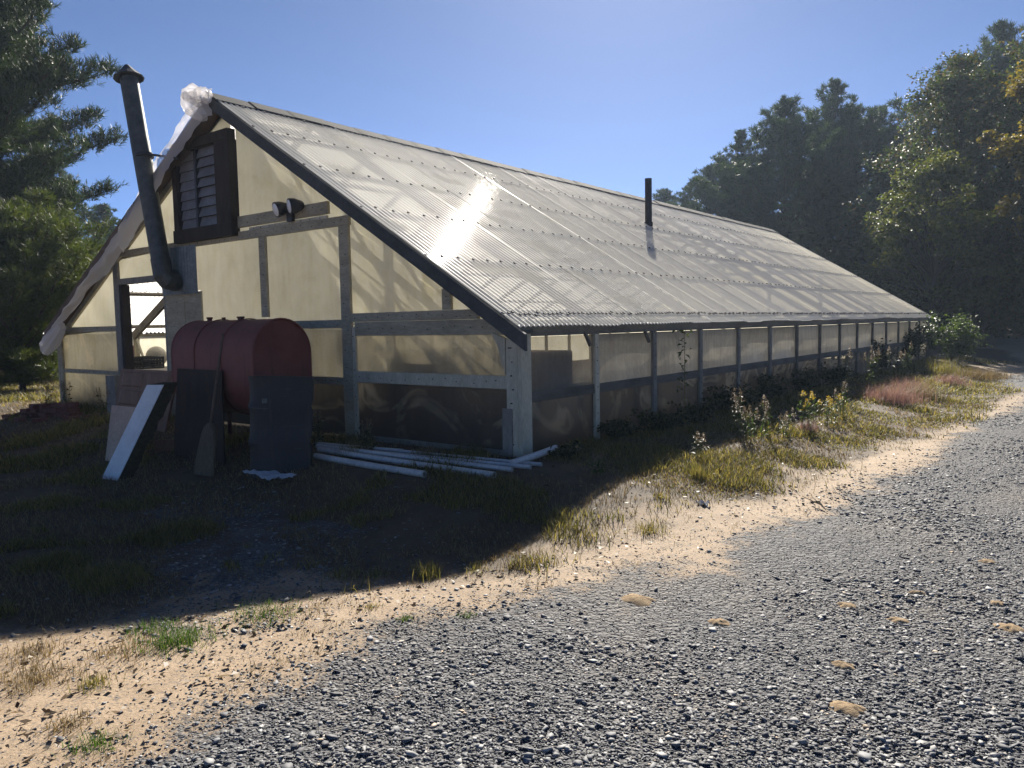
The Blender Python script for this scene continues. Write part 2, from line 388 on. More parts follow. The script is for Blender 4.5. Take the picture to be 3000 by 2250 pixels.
# ------------------------------------------------------------------ ground zones
def seg_sd(P, poly):
    """signed distance (inside positive) of points P (n,2) to a closed polygon."""
    poly = np.asarray(poly, float); d = np.full(len(P), 1e9); ins = np.zeros(len(P), bool)
    for a, b in zip(poly, np.roll(poly, -1, 0)):
        ab = b-a; t = np.clip(((P-a)@ab)/max(ab@ab, 1e-9), 0, 1)
        d = np.minimum(d, np.hypot(*(P-(a+t[:, None]*ab)).T))
        c = ((a[1] > P[:, 1]) != (b[1] > P[:, 1]))
        xx = (b[0]-a[0])*(P[:, 1]-a[1])/((b[1]-a[1]) or 1e-9)+a[0]
        ins ^= c & (P[:, 0] < xx)
    return np.where(ins, d, -d)
def gpoly(px): return [tuple(gp(u, v)[:2]) for u, v in px]
GRAVEL = gpoly([(430, 2250), (620, 2150), (900, 1985), (1130, 1875), (1350, 1835), (1500, 1800), (1720, 1760), (1880, 1690), (2100, 1610), (2350, 1515), (2520, 1450),
                (2620, 1385), (2760, 1310), (2900, 1225), (3000, 1165), (2990, 1140), (2900, 1105), (2800, 1083)])
GRAVEL += [(5.0, 32.0), (40, 45), (40, -8), (-3, -8)]
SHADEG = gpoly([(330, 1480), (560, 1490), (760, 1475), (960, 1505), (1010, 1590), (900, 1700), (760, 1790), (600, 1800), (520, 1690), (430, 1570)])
TURF = gpoly([(0, 1835), (200, 1800), (420, 1740), (560, 1640), (760, 1660), (900, 1640), (1100, 1665), (1420, 1632), (1640, 1570), (1850, 1505), (2050, 1450), (2250, 1405), (2450, 1358),
              (2650, 1290), (2830, 1222), (2960, 1160), (2940, 1125), (2860, 1090), (2790, 1068)])
TURF += [(-2, 30), (-16, 60), (-60, 60), (-60, 3)]
# ------------------------------------------------------------------ ground sheet
def axis(a0, a1, step, far):
    c = list(np.arange(a0, a1+1e-6, step)); s = step; lo = a0; hi = a1; L = []; Rr = []
    while lo > -far: s *= 1.22; lo -= s; L.append(lo)
    s = step
    while hi < far: s *= 1.22; hi += s; Rr.append(hi)
    return np.array(L[::-1]+c+Rr)
gx = axis(-13, 4, .045, 900); gy_ = axis(.6, 13, .045, 900)
GX, GY = np.meshgrid(gx, gy_); PG = np.stack([GX.ravel(), GY.ravel()], 1)
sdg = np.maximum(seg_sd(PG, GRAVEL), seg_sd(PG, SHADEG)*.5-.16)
sdt = seg_sd(PG, TURF)
wob = (fbm(PG[:, 0]*1.6, PG[:, 1]*1.6, 21)-.5)
grav = np.clip(.5+(sdg+wob*.8)/1.25, 0, 1); turf = np.clip(.5+(sdt+.16+wob*.9)/.9, 0, 1)
def track_mask(P):
    m = np.zeros(len(P)); U = np.zeros(len(P)); Vv = np.zeros(len(P)); best = np.full(len(P), 1e9)
    for a, b, w in [((-200, 2030), (900, 1690), .11), ((-100, 2130), (960, 1760), .11), ((-150, 2260), (760, 1880), .11), ((820, 1800), (1080, 1715), .10), ((850, 1745), (1240, 1850), .10), ((1100, 1770), (2500, 1425), .10), ((1250, 1800), (2560, 1432), .09)]:
        a = np.array(gp(*a)[:2]); b = np.array(gp(*b)[:2]); ab = b-a; L = np.hypot(*ab); e = ab/L; n = np.array([-e[1], e[0]])
        t = (P-a)@e; v = (P-a)@n+.05*np.sin(t*.9); ins = (t > -.2) & (t < L); d = np.where(ins, np.abs(v), 1e9)
        k = d < best; best = np.minimum(best, d); U = np.where(k, t, U); Vv = np.where(k, v, Vv)
        m = np.maximum(m, np.clip((w-d)/.04, 0, 1))
    return m*np.clip((fbm(P[:, 0]*1.3, P[:, 1]*1.3, 5)-.38)*6, 0, 1), U, Vv
trk, TU, TV = track_mask(PG)
hh = ground_h(PG[:, 0], PG[:, 1])-trk*.007
nx, ny = len(gx), len(gy_)
idx = np.arange(nx*ny).reshape(ny, nx)
FQ = np.stack([idx[:-1, :-1].ravel(), idx[:-1, 1:].ravel(), idx[1:, 1:].ravel(), idx[1:, :-1].ravel()], 1)
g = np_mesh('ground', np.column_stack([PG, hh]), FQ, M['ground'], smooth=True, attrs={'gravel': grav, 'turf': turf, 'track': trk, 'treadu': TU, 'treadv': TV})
tag(g, kind='structure')

# ------------------------------------------------------------------ loose stone (nobody could count it)
def hull_shapes(k, n=8):
    out = []
    for i in range(k):
        bm = bmesh.new()
        for j in range(n):
            p = Vector(np.random.default_rng(i*50+j).normal(size=3)); p.normalize(); p = Vector((p.x, p.y*.75, p.z*.36)); bm.verts.new(p*random.uniform(.8, 1.1))
        bmesh.ops.convex_hull(bm, input=bm.verts); bmesh.ops.triangulate(bm, faces=bm.faces)
        bm.verts.ensure_lookup_table()
        for q in [q for q in bm.verts if not q.link_faces]: bm.verts.remove(q)
        bm.verts.index_update()
        out.append((np.array([q.co[:] for q in bm.verts]), np.array([[q.index for q in f.verts] for f in bm.faces]))); bm.free()
    return out
SHAPES = hull_shapes(12)
def stones(name, XY, size, mat, sink=.35):
    Vs = []; Fs = []; base = 0; n = len(XY); z = ground_h(XY[:, 0], XY[:, 1]); which = RNG.integers(0, len(SHAPES), n)
    for s, (sv, sf) in enumerate(SHAPES):
        k = np.where(which == s)[0]
        if len(k) == 0: continue
        a = RNG.uniform(0, 2*np.pi, len(k)); tx = RNG.normal(0, .2, len(k)); ty = RNG.normal(0, .2, len(k))
        v = sv[None]*size[k, None, None]*RNG.uniform(.75, 1.25, (len(k), 1, 3))
        v[:, :, 2] += v[:, :, 0]*tx[:, None]+v[:, :, 1]*ty[:, None]
        ca, sa = np.cos(a)[:, None], np.sin(a)[:, None]
        x = v[:, :, 0]*ca-v[:, :, 1]*sa; y = v[:, :, 0]*sa+v[:, :, 1]*ca
        w = np.stack([x+XY[k, 0][:, None], y+XY[k, 1][:, None], v[:, :, 2]+(z[k]+size[k]*(.5-sink))[:, None]], 2)
        Vs.append(w.reshape(-1, 3)); Fs.append((sf[None]+(np.arange(len(k))*len(sv))[:, None, None]+base).reshape(-1, 3)); base += len(k)*len(sv)
    return np_mesh(name, np.concatenate(Vs), np.concatenate(Fs), mat)
def frustum(n, d0, d1, power=1.0):
    """random ground points inside the view, nearer ones denser."""
    D = d0*(d1/d0)**(RNG.uniform(0, 1, n)**power); u = RNG.uniform(-150, 3150, n)
    x = (u-CX)/FPX*D; y = (-H-.22-RW[2, 0]*x+RW[2, 2]*D)/RW[2, 1]
    P = np.stack([x, y, -D], 1)@RW.T; return P[:, :2]
def zone(P, px=None):
    d = np.maximum(seg_sd(P, GRAVEL), seg_sd(P, SHADEG)*.5-.16)+(fbm(P[:, 0]*1.6, P[:, 1]*1.6, 21)-.5)*.5
    return d
P1 = frustum(290000, 2.1, 20, .85); d = zone(P1); keep = d+RNG.normal(0, .34, len(d)) > .12; P1 = P1[keep]
cl = fbm(P1[:, 0]*.9, P1[:, 1]*.9, 31)
D1 = np.hypot(P1[:, 0], P1[:, 1]); sz = np.exp(RNG.normal(math.log(.0066), .50, len(P1)))*(.50+cl*1.05)*np.clip(.9+D1/14, 1, 1.9); sz = np.clip(sz, .0035, .032)
cl2 = fbm(P1[:, 0]*.55+9, P1[:, 1]*.55, 57); kk_ = (sz < .010) | (cl2+RNG.normal(0, .06, len(sz)) > .41); P1 = P1[kk_]; sz = sz[kk_]
tag(stones('gravel', P1, sz, M['stone'], .42), kind='stuff')
P2 = frustum(30000, 2.2, 9, 1.0); d = zone(P2); bare = seg_sd(P2, TURF) < .3
keep = (d < .05) & bare & (RNG.uniform(0, 1, len(d)) < np.exp(d*1.7)*.5+.05); P2 = P2[keep]
sz2 = np.clip(np.exp(RNG.normal(math.log(.006), .5, len(P2))), .003, .022)
tag(stones('loose_pebbles', P2, sz2, M['stone'], .3), kind='stuff')

# ------------------------------------------------------------------ grass
def blades(XY, h, w, lean, seg=2, z=None, curl=.6):
    n = len(XY); a = RNG.uniform(0, 2*np.pi, n); dirx, diry = np.cos(a), np.sin(a); px, py = -diry, dirx
    z0 = ground_h(XY[:, 0], XY[:, 1])-.004 if z is None else z
    rows = []
    for i in range(seg+1):
        t = i/seg; ww = w*(1-t*.92)/2; off = lean*h*(t**(1+curl)); zz = z0+h*t*np.sqrt(np.clip(1-(lean*t)**2*.6, .08, 1))
        for s in (-1, 1): rows.append(np.stack([XY[:, 0]+dirx*off+px*ww*s, XY[:, 1]+diry*off+py*ww*s, zz], 1))
    V = np.stack(rows, 1).reshape(-1, 3); k = 2*(seg+1)
    f = np.concatenate([np.array([[2*i, 2*i+1, 2*i+3, 2*i+2]]) for i in range(seg)])
    F = (f[None]+(np.arange(n)*k)[:, None, None]).reshape(-1, 4)
    return V, F
def merge(parts):
    Vs, Fs, b = [], [], 0
    for v, f in parts: Vs.append(v); Fs.append(f+b); b += len(v)
    return np.concatenate(Vs), np.concatenate(Fs)
BLD = [(-14.45, 5.70), (-4.36, 5.70), (-4.36, 25.5), (-14.45, 25.5)]
def turf_pts(n, d0, d1, thr, seed, pw=1.0, sel=False):
    P = frustum(n, d0, d1, pw); t = seg_sd(P, TURF)+(fbm(P[:, 0]*1.6, P[:, 1]*1.6, 21)-.5)*.9; b = seg_sd(P, BLD)
    c = fbm(P[:, 0]*1.5, P[:, 1]*1.5, seed); gz = zone(P)
    k = (t+RNG.normal(0, .15, n) > 0) & (b < .02) & (c > thr) & (gz < .12)
    if sel: k &= ~((P[:, 1] < 5.7) & (P[:, 0] < -2.6) & (c < .57))
    return P[k], c[k]
Pa, ca = turf_pts(420000, 3.4, 24, .36, 61, sel=True)
ha = RNG.uniform(.03, .10, len(Pa))*np.clip(.5+(ca-.5)*5, .35, 1.3); Da = np.hypot(Pa[:, 0], Pa[:, 1]); ha = ha*np.clip(Da/9, 1, 1.5); va = blades(Pa, ha, RNG.uniform(.004, .008, len(Pa))*np.clip(Da/5, 1, 3.2), RNG.uniform(.55, .99, len(Pa)))
tag(np_mesh('grass', *va, M['grass']), kind='stuff')
Pb, cb = turf_pts(230000, 3.4, 24, .42, 83)
hb = RNG.uniform(.02, .07, len(Pb)); vb = blades(Pb, hb, RNG.uniform(.003, .006, len(Pb))*np.clip(np.hypot(Pb[:, 0], Pb[:, 1])/5, 1, 3), RNG.uniform(.5, .98, len(Pb)))
tag(np_mesh('dry_grass', *vb, M['drygrass']), kind='stuff')
# lawn beyond the left wall
Pl = np.stack([RNG.uniform(-40, -14.5, 30000), RNG.uniform(5, 30, 30000)], 1)
vl = blades(Pl, RNG.uniform(.05, .12, len(Pl)), RNG.uniform(.012, .02, len(Pl)), RNG.uniform(.3, .8, len(Pl)))
tag(np_mesh('lawn_grass', *vl, M['grass']), kind='stuff')
# scattered sprigs in the sand
Ps = frustum(5200, 2.6, 9); k = (seg_sd(Ps, TURF) < 0) & (zone(Ps) < -.1) & (fbm(Ps[:, 0]*2.2, Ps[:, 1]*2.2, 44) > .55); Ps = Ps[k]
Ps = np.repeat(Ps, 7, 0)+RNG.normal(0, .02, (len(Ps)*7, 2))
vs = blades(Ps, RNG.uniform(.015, .05, len(Ps)), RNG.uniform(.002, .004, len(Ps)), RNG.uniform(.6, 1, len(Ps)))
tag(np_mesh('dead_grass', *vs, M['drygrass']), kind='stuff')

def flat_leaves(n):
    P = frustum(n, 2.6, 14); P = P[(seg_sd(P, BLD) < -.05) & (zone(P) < -.12)]; z = ground_h(P[:, 0], P[:, 1])+RNG.uniform(.004, .02, len(P)); a = RNG.uniform(0, 6.28, len(P)); L = RNG.uniform(.008, .024, len(P)); Wd = L*RNG.uniform(.3, .6, len(P))
    dx, dy = np.cos(a), np.sin(a); up = RNG.uniform(-.006, .012, (len(P), 4))
    V = np.stack([np.stack([P[:, 0]-dx*L, P[:, 1]-dy*L, z+up[:, 0]], 1), np.stack([P[:, 0]-dy*Wd, P[:, 1]+dx*Wd, z+up[:, 1]], 1), np.stack([P[:, 0]+dx*L, P[:, 1]+dy*L, z+up[:, 2]], 1), np.stack([P[:, 0]+dy*Wd, P[:, 1]-dx*Wd, z+up[:, 3]], 1)], 1).reshape(-1, 3)
    return V, np.arange(len(P)*4).reshape(-1, 4)
M['litterleaf'] = m_leaf('fallen leaf litter', [(.05, .035, .02), (.12, .08, .045), (.19, .135, .075), (.26, .20, .12)], .2, tcol=(1, .9, .7))
tag(np_mesh('leaf_litter', *flat_leaves(4200), M['litterleaf']), kind='stuff')

# ------------------------------------------------------------------ the greenhouse
YG = 5.72; XR = -4.375; XL = -14.40; XRG = -9.02; ZR = 4.17; ZE = 1.235; XE = -4.24; XEL = -14.50; Y0 = 5.48; YE = 25.42; BAY = 1.3125
SR = (ZR-ZE)/(XE-XRG); SL = (ZR-1.22)/(XRG-XEL)
def zr(x): return ZR+SR*(XRG-x) if x > XRG else ZR-SL*(XRG-x)
GH = empty('greenhouse', (XR, YG, 0), 'long translucent greenhouse with a corrugated fibreglass roof and cream gable', 'greenhouse')

def corrugated(name, xe, ze, side):
    pitch = .078; per = 6; n = int((YE-Y0)/pitch*per); ys = np.linspace(Y0, YE, n+1)
    amp = .0150; fade = 1-.72*smooth(Y0+2, Y0+12, ys); sheet = np.floor((ys-Y0)/.605).astype(int)
    rng = np.random.default_rng(5+side); tint = rng.uniform(0, 1, sheet.max()+2); dl = rng.normal(0, .012, sheet.max()+2); lift = rng.uniform(-.002, .004, sheet.max()+2)
    ts = np.array([0, .02, .1, .2, .3, .42, .55, .68, .8, .9, 1.0])
    dx, dz = XRG-xe, ZR-ze; L = math.hypot(dx, dz); nrm = np.array([-dz/L if dx > 0 else dz/L, abs(dx)/L])
    if side > 0: nrm = np.array([dz/L, -dx/L]) if dx < 0 else nrm
    V = []; A = []; Mn = []
    frac = ((ys-Y0)/.605) % 1.0
    lap = np.clip(1-frac/.10, 0, 1)*.0075            # near edge of each sheet rides over its neighbour
    for t in ts:
        sag = (fbm(ys*.35, np.full_like(ys, t*4), 17)-.5)*.030*math.sin(math.pi*min(1, max(0, t)))
        edge = (dl[sheet]+(fbm(ys*.5, ys*0, 3)-.5)*.05)*max(0, 1-t*12)
        h = amp*fade*np.sin(2*np.pi*(ys-Y0)/pitch)+lift[sheet]+lap+sag
        bx = xe+dx*(t-edge/L); bz = ze+dz*(t-edge/L)
        V.append(np.stack([bx+nrm[0]*h, ys, bz+nrm[1]*h], 1)); A.append(tint[sheet])
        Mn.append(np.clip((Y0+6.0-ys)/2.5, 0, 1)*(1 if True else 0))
    m = len(ys); id_ = np.arange(m*len(ts)).reshape(len(ts), m)
    F = np.stack([id_[:-1, :-1].ravel(), id_[:-1, 1:].ravel(), id_[1:, 1:].ravel(), id_[1:, :-1].ravel()], 1)
    if side < 0: F = F[:, ::-1]
    o = np_mesh(name, np.concatenate(V), F, M['roof' if side > 0 else 'roof_clear'], GH, smooth=True, attrs={'sheet': np.concatenate(A), 'patch_zone': np.concatenate(Mn)})
    # roofing screws in rows over the purlins
    s = MB(); vx = np.array([dx/L, 0, dz/L]); vn = np.array([nrm[0], 0, nrm[1]])
    for r, (t, every) in enumerate([(.035, 1), (.235, 3), (.43, 3), (.62, 3), (.81, 3), (.955, 4)]):
        kk = 0
        for c in range(int((YE-Y0)/pitch)):
            if c % every: continue
            y = Y0+pitch*(c+.25)+rng.normal(0, .003); tt = t+rng.normal(0, .0022)
            p = np.array([xe+dx*tt, y, ze+dz*tt])+vn*(amp+.005); a = vx*.014; b = np.array([0, .011, 0]); cc = vn*.006
            s.hexa([p-a-b-cc, p+a-b-cc, p+a+b-cc, p-a+b-cc, p-a-b+cc, p+a-b+cc, p+a+b+cc, p-a+b+cc])
    s.build('screw', M['bolt'], o)['kind'] = 'stuff'
    return o
roof_r = corrugated('roof', XE, ZE, 1)
roof_l = corrugated('roof', XEL, 1.22, -1)
# ridge cap
b = MB(); w = .19; t_ = .006
segs = 34
for i in range(segs):
    y0 = Y0-.02+(YE-Y0+.04)*i/segs; y1 = Y0-.02+(YE-Y0+.04)*(i+1)/segs+.03; e = random.uniform(-.006, .008)
    top = ZR+.028+e
    b.add([(XRG-w, y0, top-SL*w+.004), (XRG, y0, top+.012), (XRG+w, y0, top-SR*w+.004), (XRG-w, y1, top-SL*w), (XRG, y1, top+.008), (XRG+w, y1, top-SR*w),
           ], [(0, 1, 4, 3), (1, 2, 5, 4)])
    b.add([(XRG+w, y0, top-SR*w+.004), (XRG+w, y1, top-SR*w), (XRG+w+.008, y1, top-SR*w-.03), (XRG+w+.008, y0, top-SR*w-.026)], [(0, 1, 2, 3)])
b.build('ridge_cap', M['ridge'], GH)
# flue through the right slope
fl = oy(1900, 652, 1).copy(); d = W(1900, 660); tt = (ZR+SR*XRG-EYE[2])/(d[2]+SR*d[0]); fp = Vector(EYE+d*tt)
ftop = hz(1900, 525, float(-(RW.T@(np.array(fp)-EYE))[2]))
b = MB(); b.tube([(fp.x, fp.y, fp.z-.25), (fp.x, fp.y, ftop)], .068, 16, cap=True); b.tube([(fp.x, fp.y, fp.z-.02), (fp.x, fp.y, fp.z+.06)], .085, 16)
fo = b.build('flue_pipe', M['capmetal'], roof_r, smooth=True, ang=.6)
# timbers
for s_, xe, ze in ((1, XE, ZE), (-1, XEL, 1.22)):
    for i in range(16):
        y = YG+.03+BAY*i*(YE-.1-YG)/(15*BAY)
        xw = XR-.03 if s_ > 0 else XL+.03
        b = MB(); b.bar((xw, y, zr(xw)-.075), (XRG, y, ZR-.075), .045, .09, side=(0, 1, 0)); b.build('rafter', M['inwood'], GH)
    for t in (.05, .235, .43, .62, .81, .955):
        x = xe+(XRG-xe)*t; b = MB(); b.bar((x, YG, zr(x)-.030), (x, YE-.1, zr(x)-.030), .07, .035, side=(XRG-xe, 0, ZR-ze)); b.build('purlin', M['inwood'], GH)
for i in (3, 6, 9, 12):
    y = YG+BAY*i; b = MB(); b.bar((-11.6, y, zr(-11.6)-.16), (-6.6, y, zr(-6.6)-.16), .045, .1, side=(0, 1, 0)); b.build('tie_beam', M['inwood'], GH)
# barge boards along the rake
b = MB(); T = .155
def rake(mb, x0, x1, y0, y1, top, bot):
    p = [(x0, y0, zr(x0)+bot), (x1, y0, zr(x1)+bot), (x1, y1, zr(x1)+bot), (x0, y1, zr(x0)+bot), (x0, y0, zr(x0)+top), (x1, y0, zr(x1)+top), (x1, y1, zr(x1)+top), (x0, y1, zr(x0)+top)]
    mb.hexa(p)
rake(b, XRG+.001, XE+.10, Y0-.005, Y0+.035, -.012, -.165); b.build('barge_board', M['fascia'], GH, bevel=.004)
b = MB(); rake(b, XRG+.02, XE-.02, Y0+.036, YG+.04, -.045, -.075); b.build('soffit_board', M['fascia'], GH)
b = MB(); rake(b, XEL+.12, XRG-.001, Y0-.02, Y0+.02, -.005, -.135); b.build('barge_board', M['brownwood'], GH, bevel=.004)
b = MB(); rake(b, XEL+.14, XRG-.02, Y0+.021, YG+.04, -.06, -.10); b.build('soffit_board', M['brownwood'], GH)

# gable frame, all measured on the plane of the gable wall
YP = YG; yf = YG-.035                              # panel plane, face of the boards
def board(name, x0, x1, z0, z1, mat='rail', d0=.040, d1=.0, parent=None, bolts=None, vert=False):
    b = MB(); b.box((x0, YG-d0, z0), (x1, YG-d1, z1))
    o = b.build(name, [M[mat]], parent or GH, bevel=.003)
    s = MB(); L = (z1-z0) if vert else (x1-x0); nb = int(L/.17)
    for k in range(nb):
        q = (k+.5+random.uniform(-.25, .25))/nb; o2 = random.uniform(.3, .7)
        x = x0+(x1-x0)*(o2 if vert else q); z = z0+(z1-z0)*(q if vert else o2)
        s.tube([(x, YG-d0-.004, z), (x, YG-d0+.002, z)], .0065, 6)
    if nb: s.build('bolt', M['bolt'], o)
    return o
def rakeboard(name, x0, x1, dz0, dz1, mat='rail', d0=.046, d1=.006):
    b = MB(); p = []
    for y in (YG-d0, YG-d1): pass
    b.hexa([(x0, YG-d0, zr(x0)+dz0), (x1, YG-d0, zr(x1)+dz0), (x1, YG-d1, zr(x1)+dz0), (x0, YG-d1, zr(x0)+dz0), (x0, YG-d0, zr(x0)+dz1), (x1, YG-d0, zr(x1)+dz1), (x1, YG-d1, zr(x1)+dz1), (x0, YG-d1, zr(x0)+dz1)])
    return b.build(name, M[mat], GH)
S = .78125
rakeboard('rake_rail', -8.70, XR-.05, -.20, -.085)
rakeboard('rake_rail', XL+.08, -10.32, -.20, -.095)
# cream panels of the gable (one sheet per opening), slightly behind the boards
def gpanel(pts, mat='panel', y=None):
    b = MB(); y = YG-.004 if y is None else y
    b.prism([(x, y, z) for x, z in pts], (0, .003, 0)); return b.build('wall_panel', M[mat], GH)
mr0, mr1 = 1.255, 1.395                              # main rail
ur0, ur1 = 2.38, 2.475                               # upper rail
sl0, sl1 = .60, .695                                 # sill rail
xd0, xd1 = -12.02, -10.79                            # door opening
xb1 = -9.79                                          # right edge of the grey board
zd = 1.965                                           # head of the doorway
p3a, p3b = -6.88, -6.72; p2a, p2b = -8.40, -8.27
def rz_(x): return zr(x)-.09
gpanel([(XL+.02, mr0+.03), (-12.26, mr0+.03), (-12.26, rz_(-12.26)), (XL+.02, rz_(XL+.02))])
gpanel([(XL+.02, sl0+.03), (-12.26, sl0+.03), (-12.26, mr0+.02), (XL+.02, mr0+.02)], 'film')
gpanel([(XL+.02, .02), (-12.26, .02), (-12.26, sl0+.02), (XL+.02, sl0+.02)], 'film')
gpanel([(-10.745, 1.79), (-9.845, 1.79), (-9.845, 2.382), (-10.745, 2.382)])
gpanel([(-12.25, zd+.04), (-10.75, zd+.04), (-10.75, ur0+.02), (-12.25, ur0+.02)])
gpanel([(-12.25, ur0+.03), (-10.20, ur0+.03), (-10.20, rz_(-10.20)), (-12.25, rz_(-12.25))])
gpanel([(-8.84, ur0+.03), (-6.78, ur0+.03), (-6.78, max(ur0+.04, rz_(-6.78))), (-8.84, rz_(-8.84))])
gpanel([(-10.0, 3.80), (-8.95, 3.80), (-8.95, rz_(-8.95)), (XRG, rz_(XRG)), (-10.0, rz_(-10.0))])
gpanel([(-9.84, mr0+.03), (p2a+.06, mr0+.03), (p2a+.06, ur0+.02), (-9.84, ur0+.02)])
gpanel([(p2a+.07, mr0+.03), (p3a+.08, mr0+.03), (p3a+.08, ur0+.02), (p2a+.07, ur0+.02)])
gpanel([(p3a+.09, mr0+.03), (XR-.06, mr0+.03), (p3a+.09, rz_(p3a+.09))][:2]+[(XR-.06, max(mr0+.031, rz_(XR-.06))), (p3a+.09, rz_(p3a+.09))])
gpanel([(-9.84, sl0+.03), (p3a+.05, sl0+.03), (p3a+.05, mr0+.02), (-9.84, mr0+.02)], 'film')
gpanel([(p3a+.06, sl0+.03), (XR-.06, sl0+.03), (XR-.06, rz_(XR-.06)-.04), (-4.60, mr0+.02), (p3a+.06, mr0+.02)], 'film')
gpanel([(-9.84, .02), (p3a+.05, .02), (p3a+.05, sl0+.07), (-9.84, sl0+.07)], 'skirt', YG+.004)
gpanel([(p3a+.06, .02), (XR-.06, .02), (XR-.06, sl0+.09), (p3a+.06, sl0+.09)], 'skirt', YG+.004)
board('post', p3a, p3b, 0, ur0-.002, vert=True); board('post', p3b+.002, p3b+.05, 0, mr0-.002, mat='palewood', d0=.03, vert=True)
board('post', p2a, p2b, mr1+.002, ur0-.002, vert=True)
board('rail', XL+.14, -12.262, mr0, mr0+.085); board('rail', -9.78, p3a-.002, mr0-.01, mr0+.085)
board('rail', p3b+.002, -4.86, mr0+.055, mr1+.01); board('rail', p3b+.052, -4.56, mr0-.10, mr0+.052, mat='rail', d0=.03)
board('rail', -10.243, -8.842, ur0+.002, 2.438); board('rail', -12.26, -10.245, ur0, ur1); board('rail', -8.84, p3b+.02, ur0, ur1+.01); board('rail', -8.84, -7.05, ur1+.06, ur1+.20, mat='rail')
board('rail', -8.60, -7.08, ur1+.012, ur1+.045, mat='palewood', d0=.03)
board('post', -5.33, -5.21, mr1+.013, zr(-5.21)-.21, vert=True)
board('sill_rail', XL+.14, -12.262, sl0-.03, sl1-.06); board('sill_rail', -9.0, p3a-.002, sl0, sl0+.085, mat='rail'); board('sill_rail', p3b+.052, -4.52, sl0+.04, sl1+.07, mat='palewood')
board('foot_rail', p3b+.06, -4.56, -.02, .05, mat='greywood'); board('foot_rail', XL+.1, -12.27, -.02, .05, mat='greywood')
# corner posts
b = MB(); b.box((-4.52, YG-.045, 0), (-4.385, YG-.005, 1.12)); co = b.build('corner_post', M['palewood'], GH, bevel=.004)
b = MB(); b.box((-4.383, YG-.047, 0), (-4.335, YG+.11, 1.16)); co2 = b.build('corner_post', M['palewood'], GH, bevel=.004)
s = MB()
for k in range(8): s.tube([(-4.45+random.uniform(-.04, .04), YG-.05, .12+k*.13), (-4.45, YG-.043, .12+k*.13)], .007, 6)
s.build('bolt', M['bolt'], co)
b = MB(); b.prism([(-4.53, YG-.044, .78), (-4.53, YG-.044, 1.12), (-4.70, YG-.044, 1.18), (-4.62, YG-.044, 1.05)], (0, .035, 0)); b.build('gusset', M['palewood'], GH)
b = MB(); b.box((-4.565, YG-.06, 0), (-4.45, YG-.047, .46)); b.build('patch_board', M['greywood'], GH)
b = MB(); b.box((XL-.03, YG-.05, 0), (XL+.03, YG+.08, 1.10)); b.build('corner_post', M['rail'], GH, bevel=.004)
b = MB(); b.box((XL+.032, YG-.045, 0), (XL+.135, YG-.004, 1.12)); b.build('corner_post', M['rail'], GH, bevel=.004)
# doorway
board('door_post', -12.26, -12.10, 0, ur0-.002, mat='greywood', vert=True)
b = MB(); b.box((-12.098, YG-.03, .0), (xd0+.01, YG+.09, zd)); b.build('door_jamb', M['darkwood'], GH)
b = MB(); b.box((-12.098, YG-.045, zd+.002), (xd1, YG+.06, zd+.09)); b.build('door_header', M['greywood'], GH, bevel=.004)
b = MB(); b.box((xd1+.002, YG-.025, 0), (xd1+.06, YG+.09, zd+.08)); b.build('door_jamb', M['greywood'], GH)
# flat grey boards beside the door
board('board_panel', xd1+.062, -10.225, .02, 1.78, mat='rail', d0=.03, vert=True)
board('board_panel', -10.205, xb1, .02, 1.78, mat='rail', d0=.03, vert=True)
# corrugated metal collar for the stovepipe
def sheet_corr(name, x0, x1, z0, z1, y, mat, pitch=.075, amp=.016):
    n = int((x1-x0)/pitch*6); V = []; b = MB()
    for j, z in enumerate((z0, z1)):
        for i in range(n+1): x = x0+(x1-x0)*i/n; V.append((x, y+amp*math.sin((x-x0)/pitch*2*math.pi), z))
    b.add(V, [(i, i+1, n+2+i, n+1+i) for i in range(n)]); return b.build(name, M[mat], GH, smooth=True)
sheet_corr('metal_flashing', -10.74, -9.81, 1.75, 2.40, YG-.065, 'galv')
# louvred vent
VX0, VX1, VZ0, VZ1 = -10.24, -8.845, 2.44, 3.77
vent = link('vent', bpy.data.meshes.new('vent'), GH)
vent.location = (0, 0, 0)
def vpart(name, lo, hi, mat): bb = MB(); bb.box(lo, hi); return bb.build(name, M[mat], vent, bevel=.004)
vent_b = MB(); vent_b.box((VX0+.12, YG-.02, VZ0+.16), (VX1-.2, YG+.01, VZ1-.12)); me = vent_b.build('vent_back', M['blackp'], None).data
bpy.data.objects.remove(bpy.data.objects['vent_back']); vent.data = me; vent.location = -GH.location
for q in range(0): pass
def vbox(name, lo, hi, mat):
    bb = MB(); bb.box(lo, hi); o = bb.build(name, M[mat], None, bevel=.004); o.parent = vent; o.location = (0, 0, 0); return o
vbox('frame_board', (VX0, YG-.12, VZ1-.13), (VX1, YG-.005, VZ1), 'darkwood'); vbox('frame_board', (VX0, YG-.13, VZ0), (VX1+.02, YG-.005, VZ0+.17), 'darkwood')
vbox('frame_board', (VX0, YG-.11, VZ0+.172), (VX0+.12, YG-.005, VZ1-.132), 'darkwood'); vbox('frame_board', (VX1-.34, YG-.11, VZ0+.172), (VX1-.12, YG-.005, VZ1-.132), 'darkwood')
vbox('frame_board', (VX1-.118, YG-.125, VZ0+.172), (VX1+.02, YG-.005, VZ1-.132), 'darkwood')
xm = -9.67; vbox('mullion', (xm-.02, YG-.10, VZ0+.172), (xm+.02, YG-.02, VZ1-.132), 'blackp')
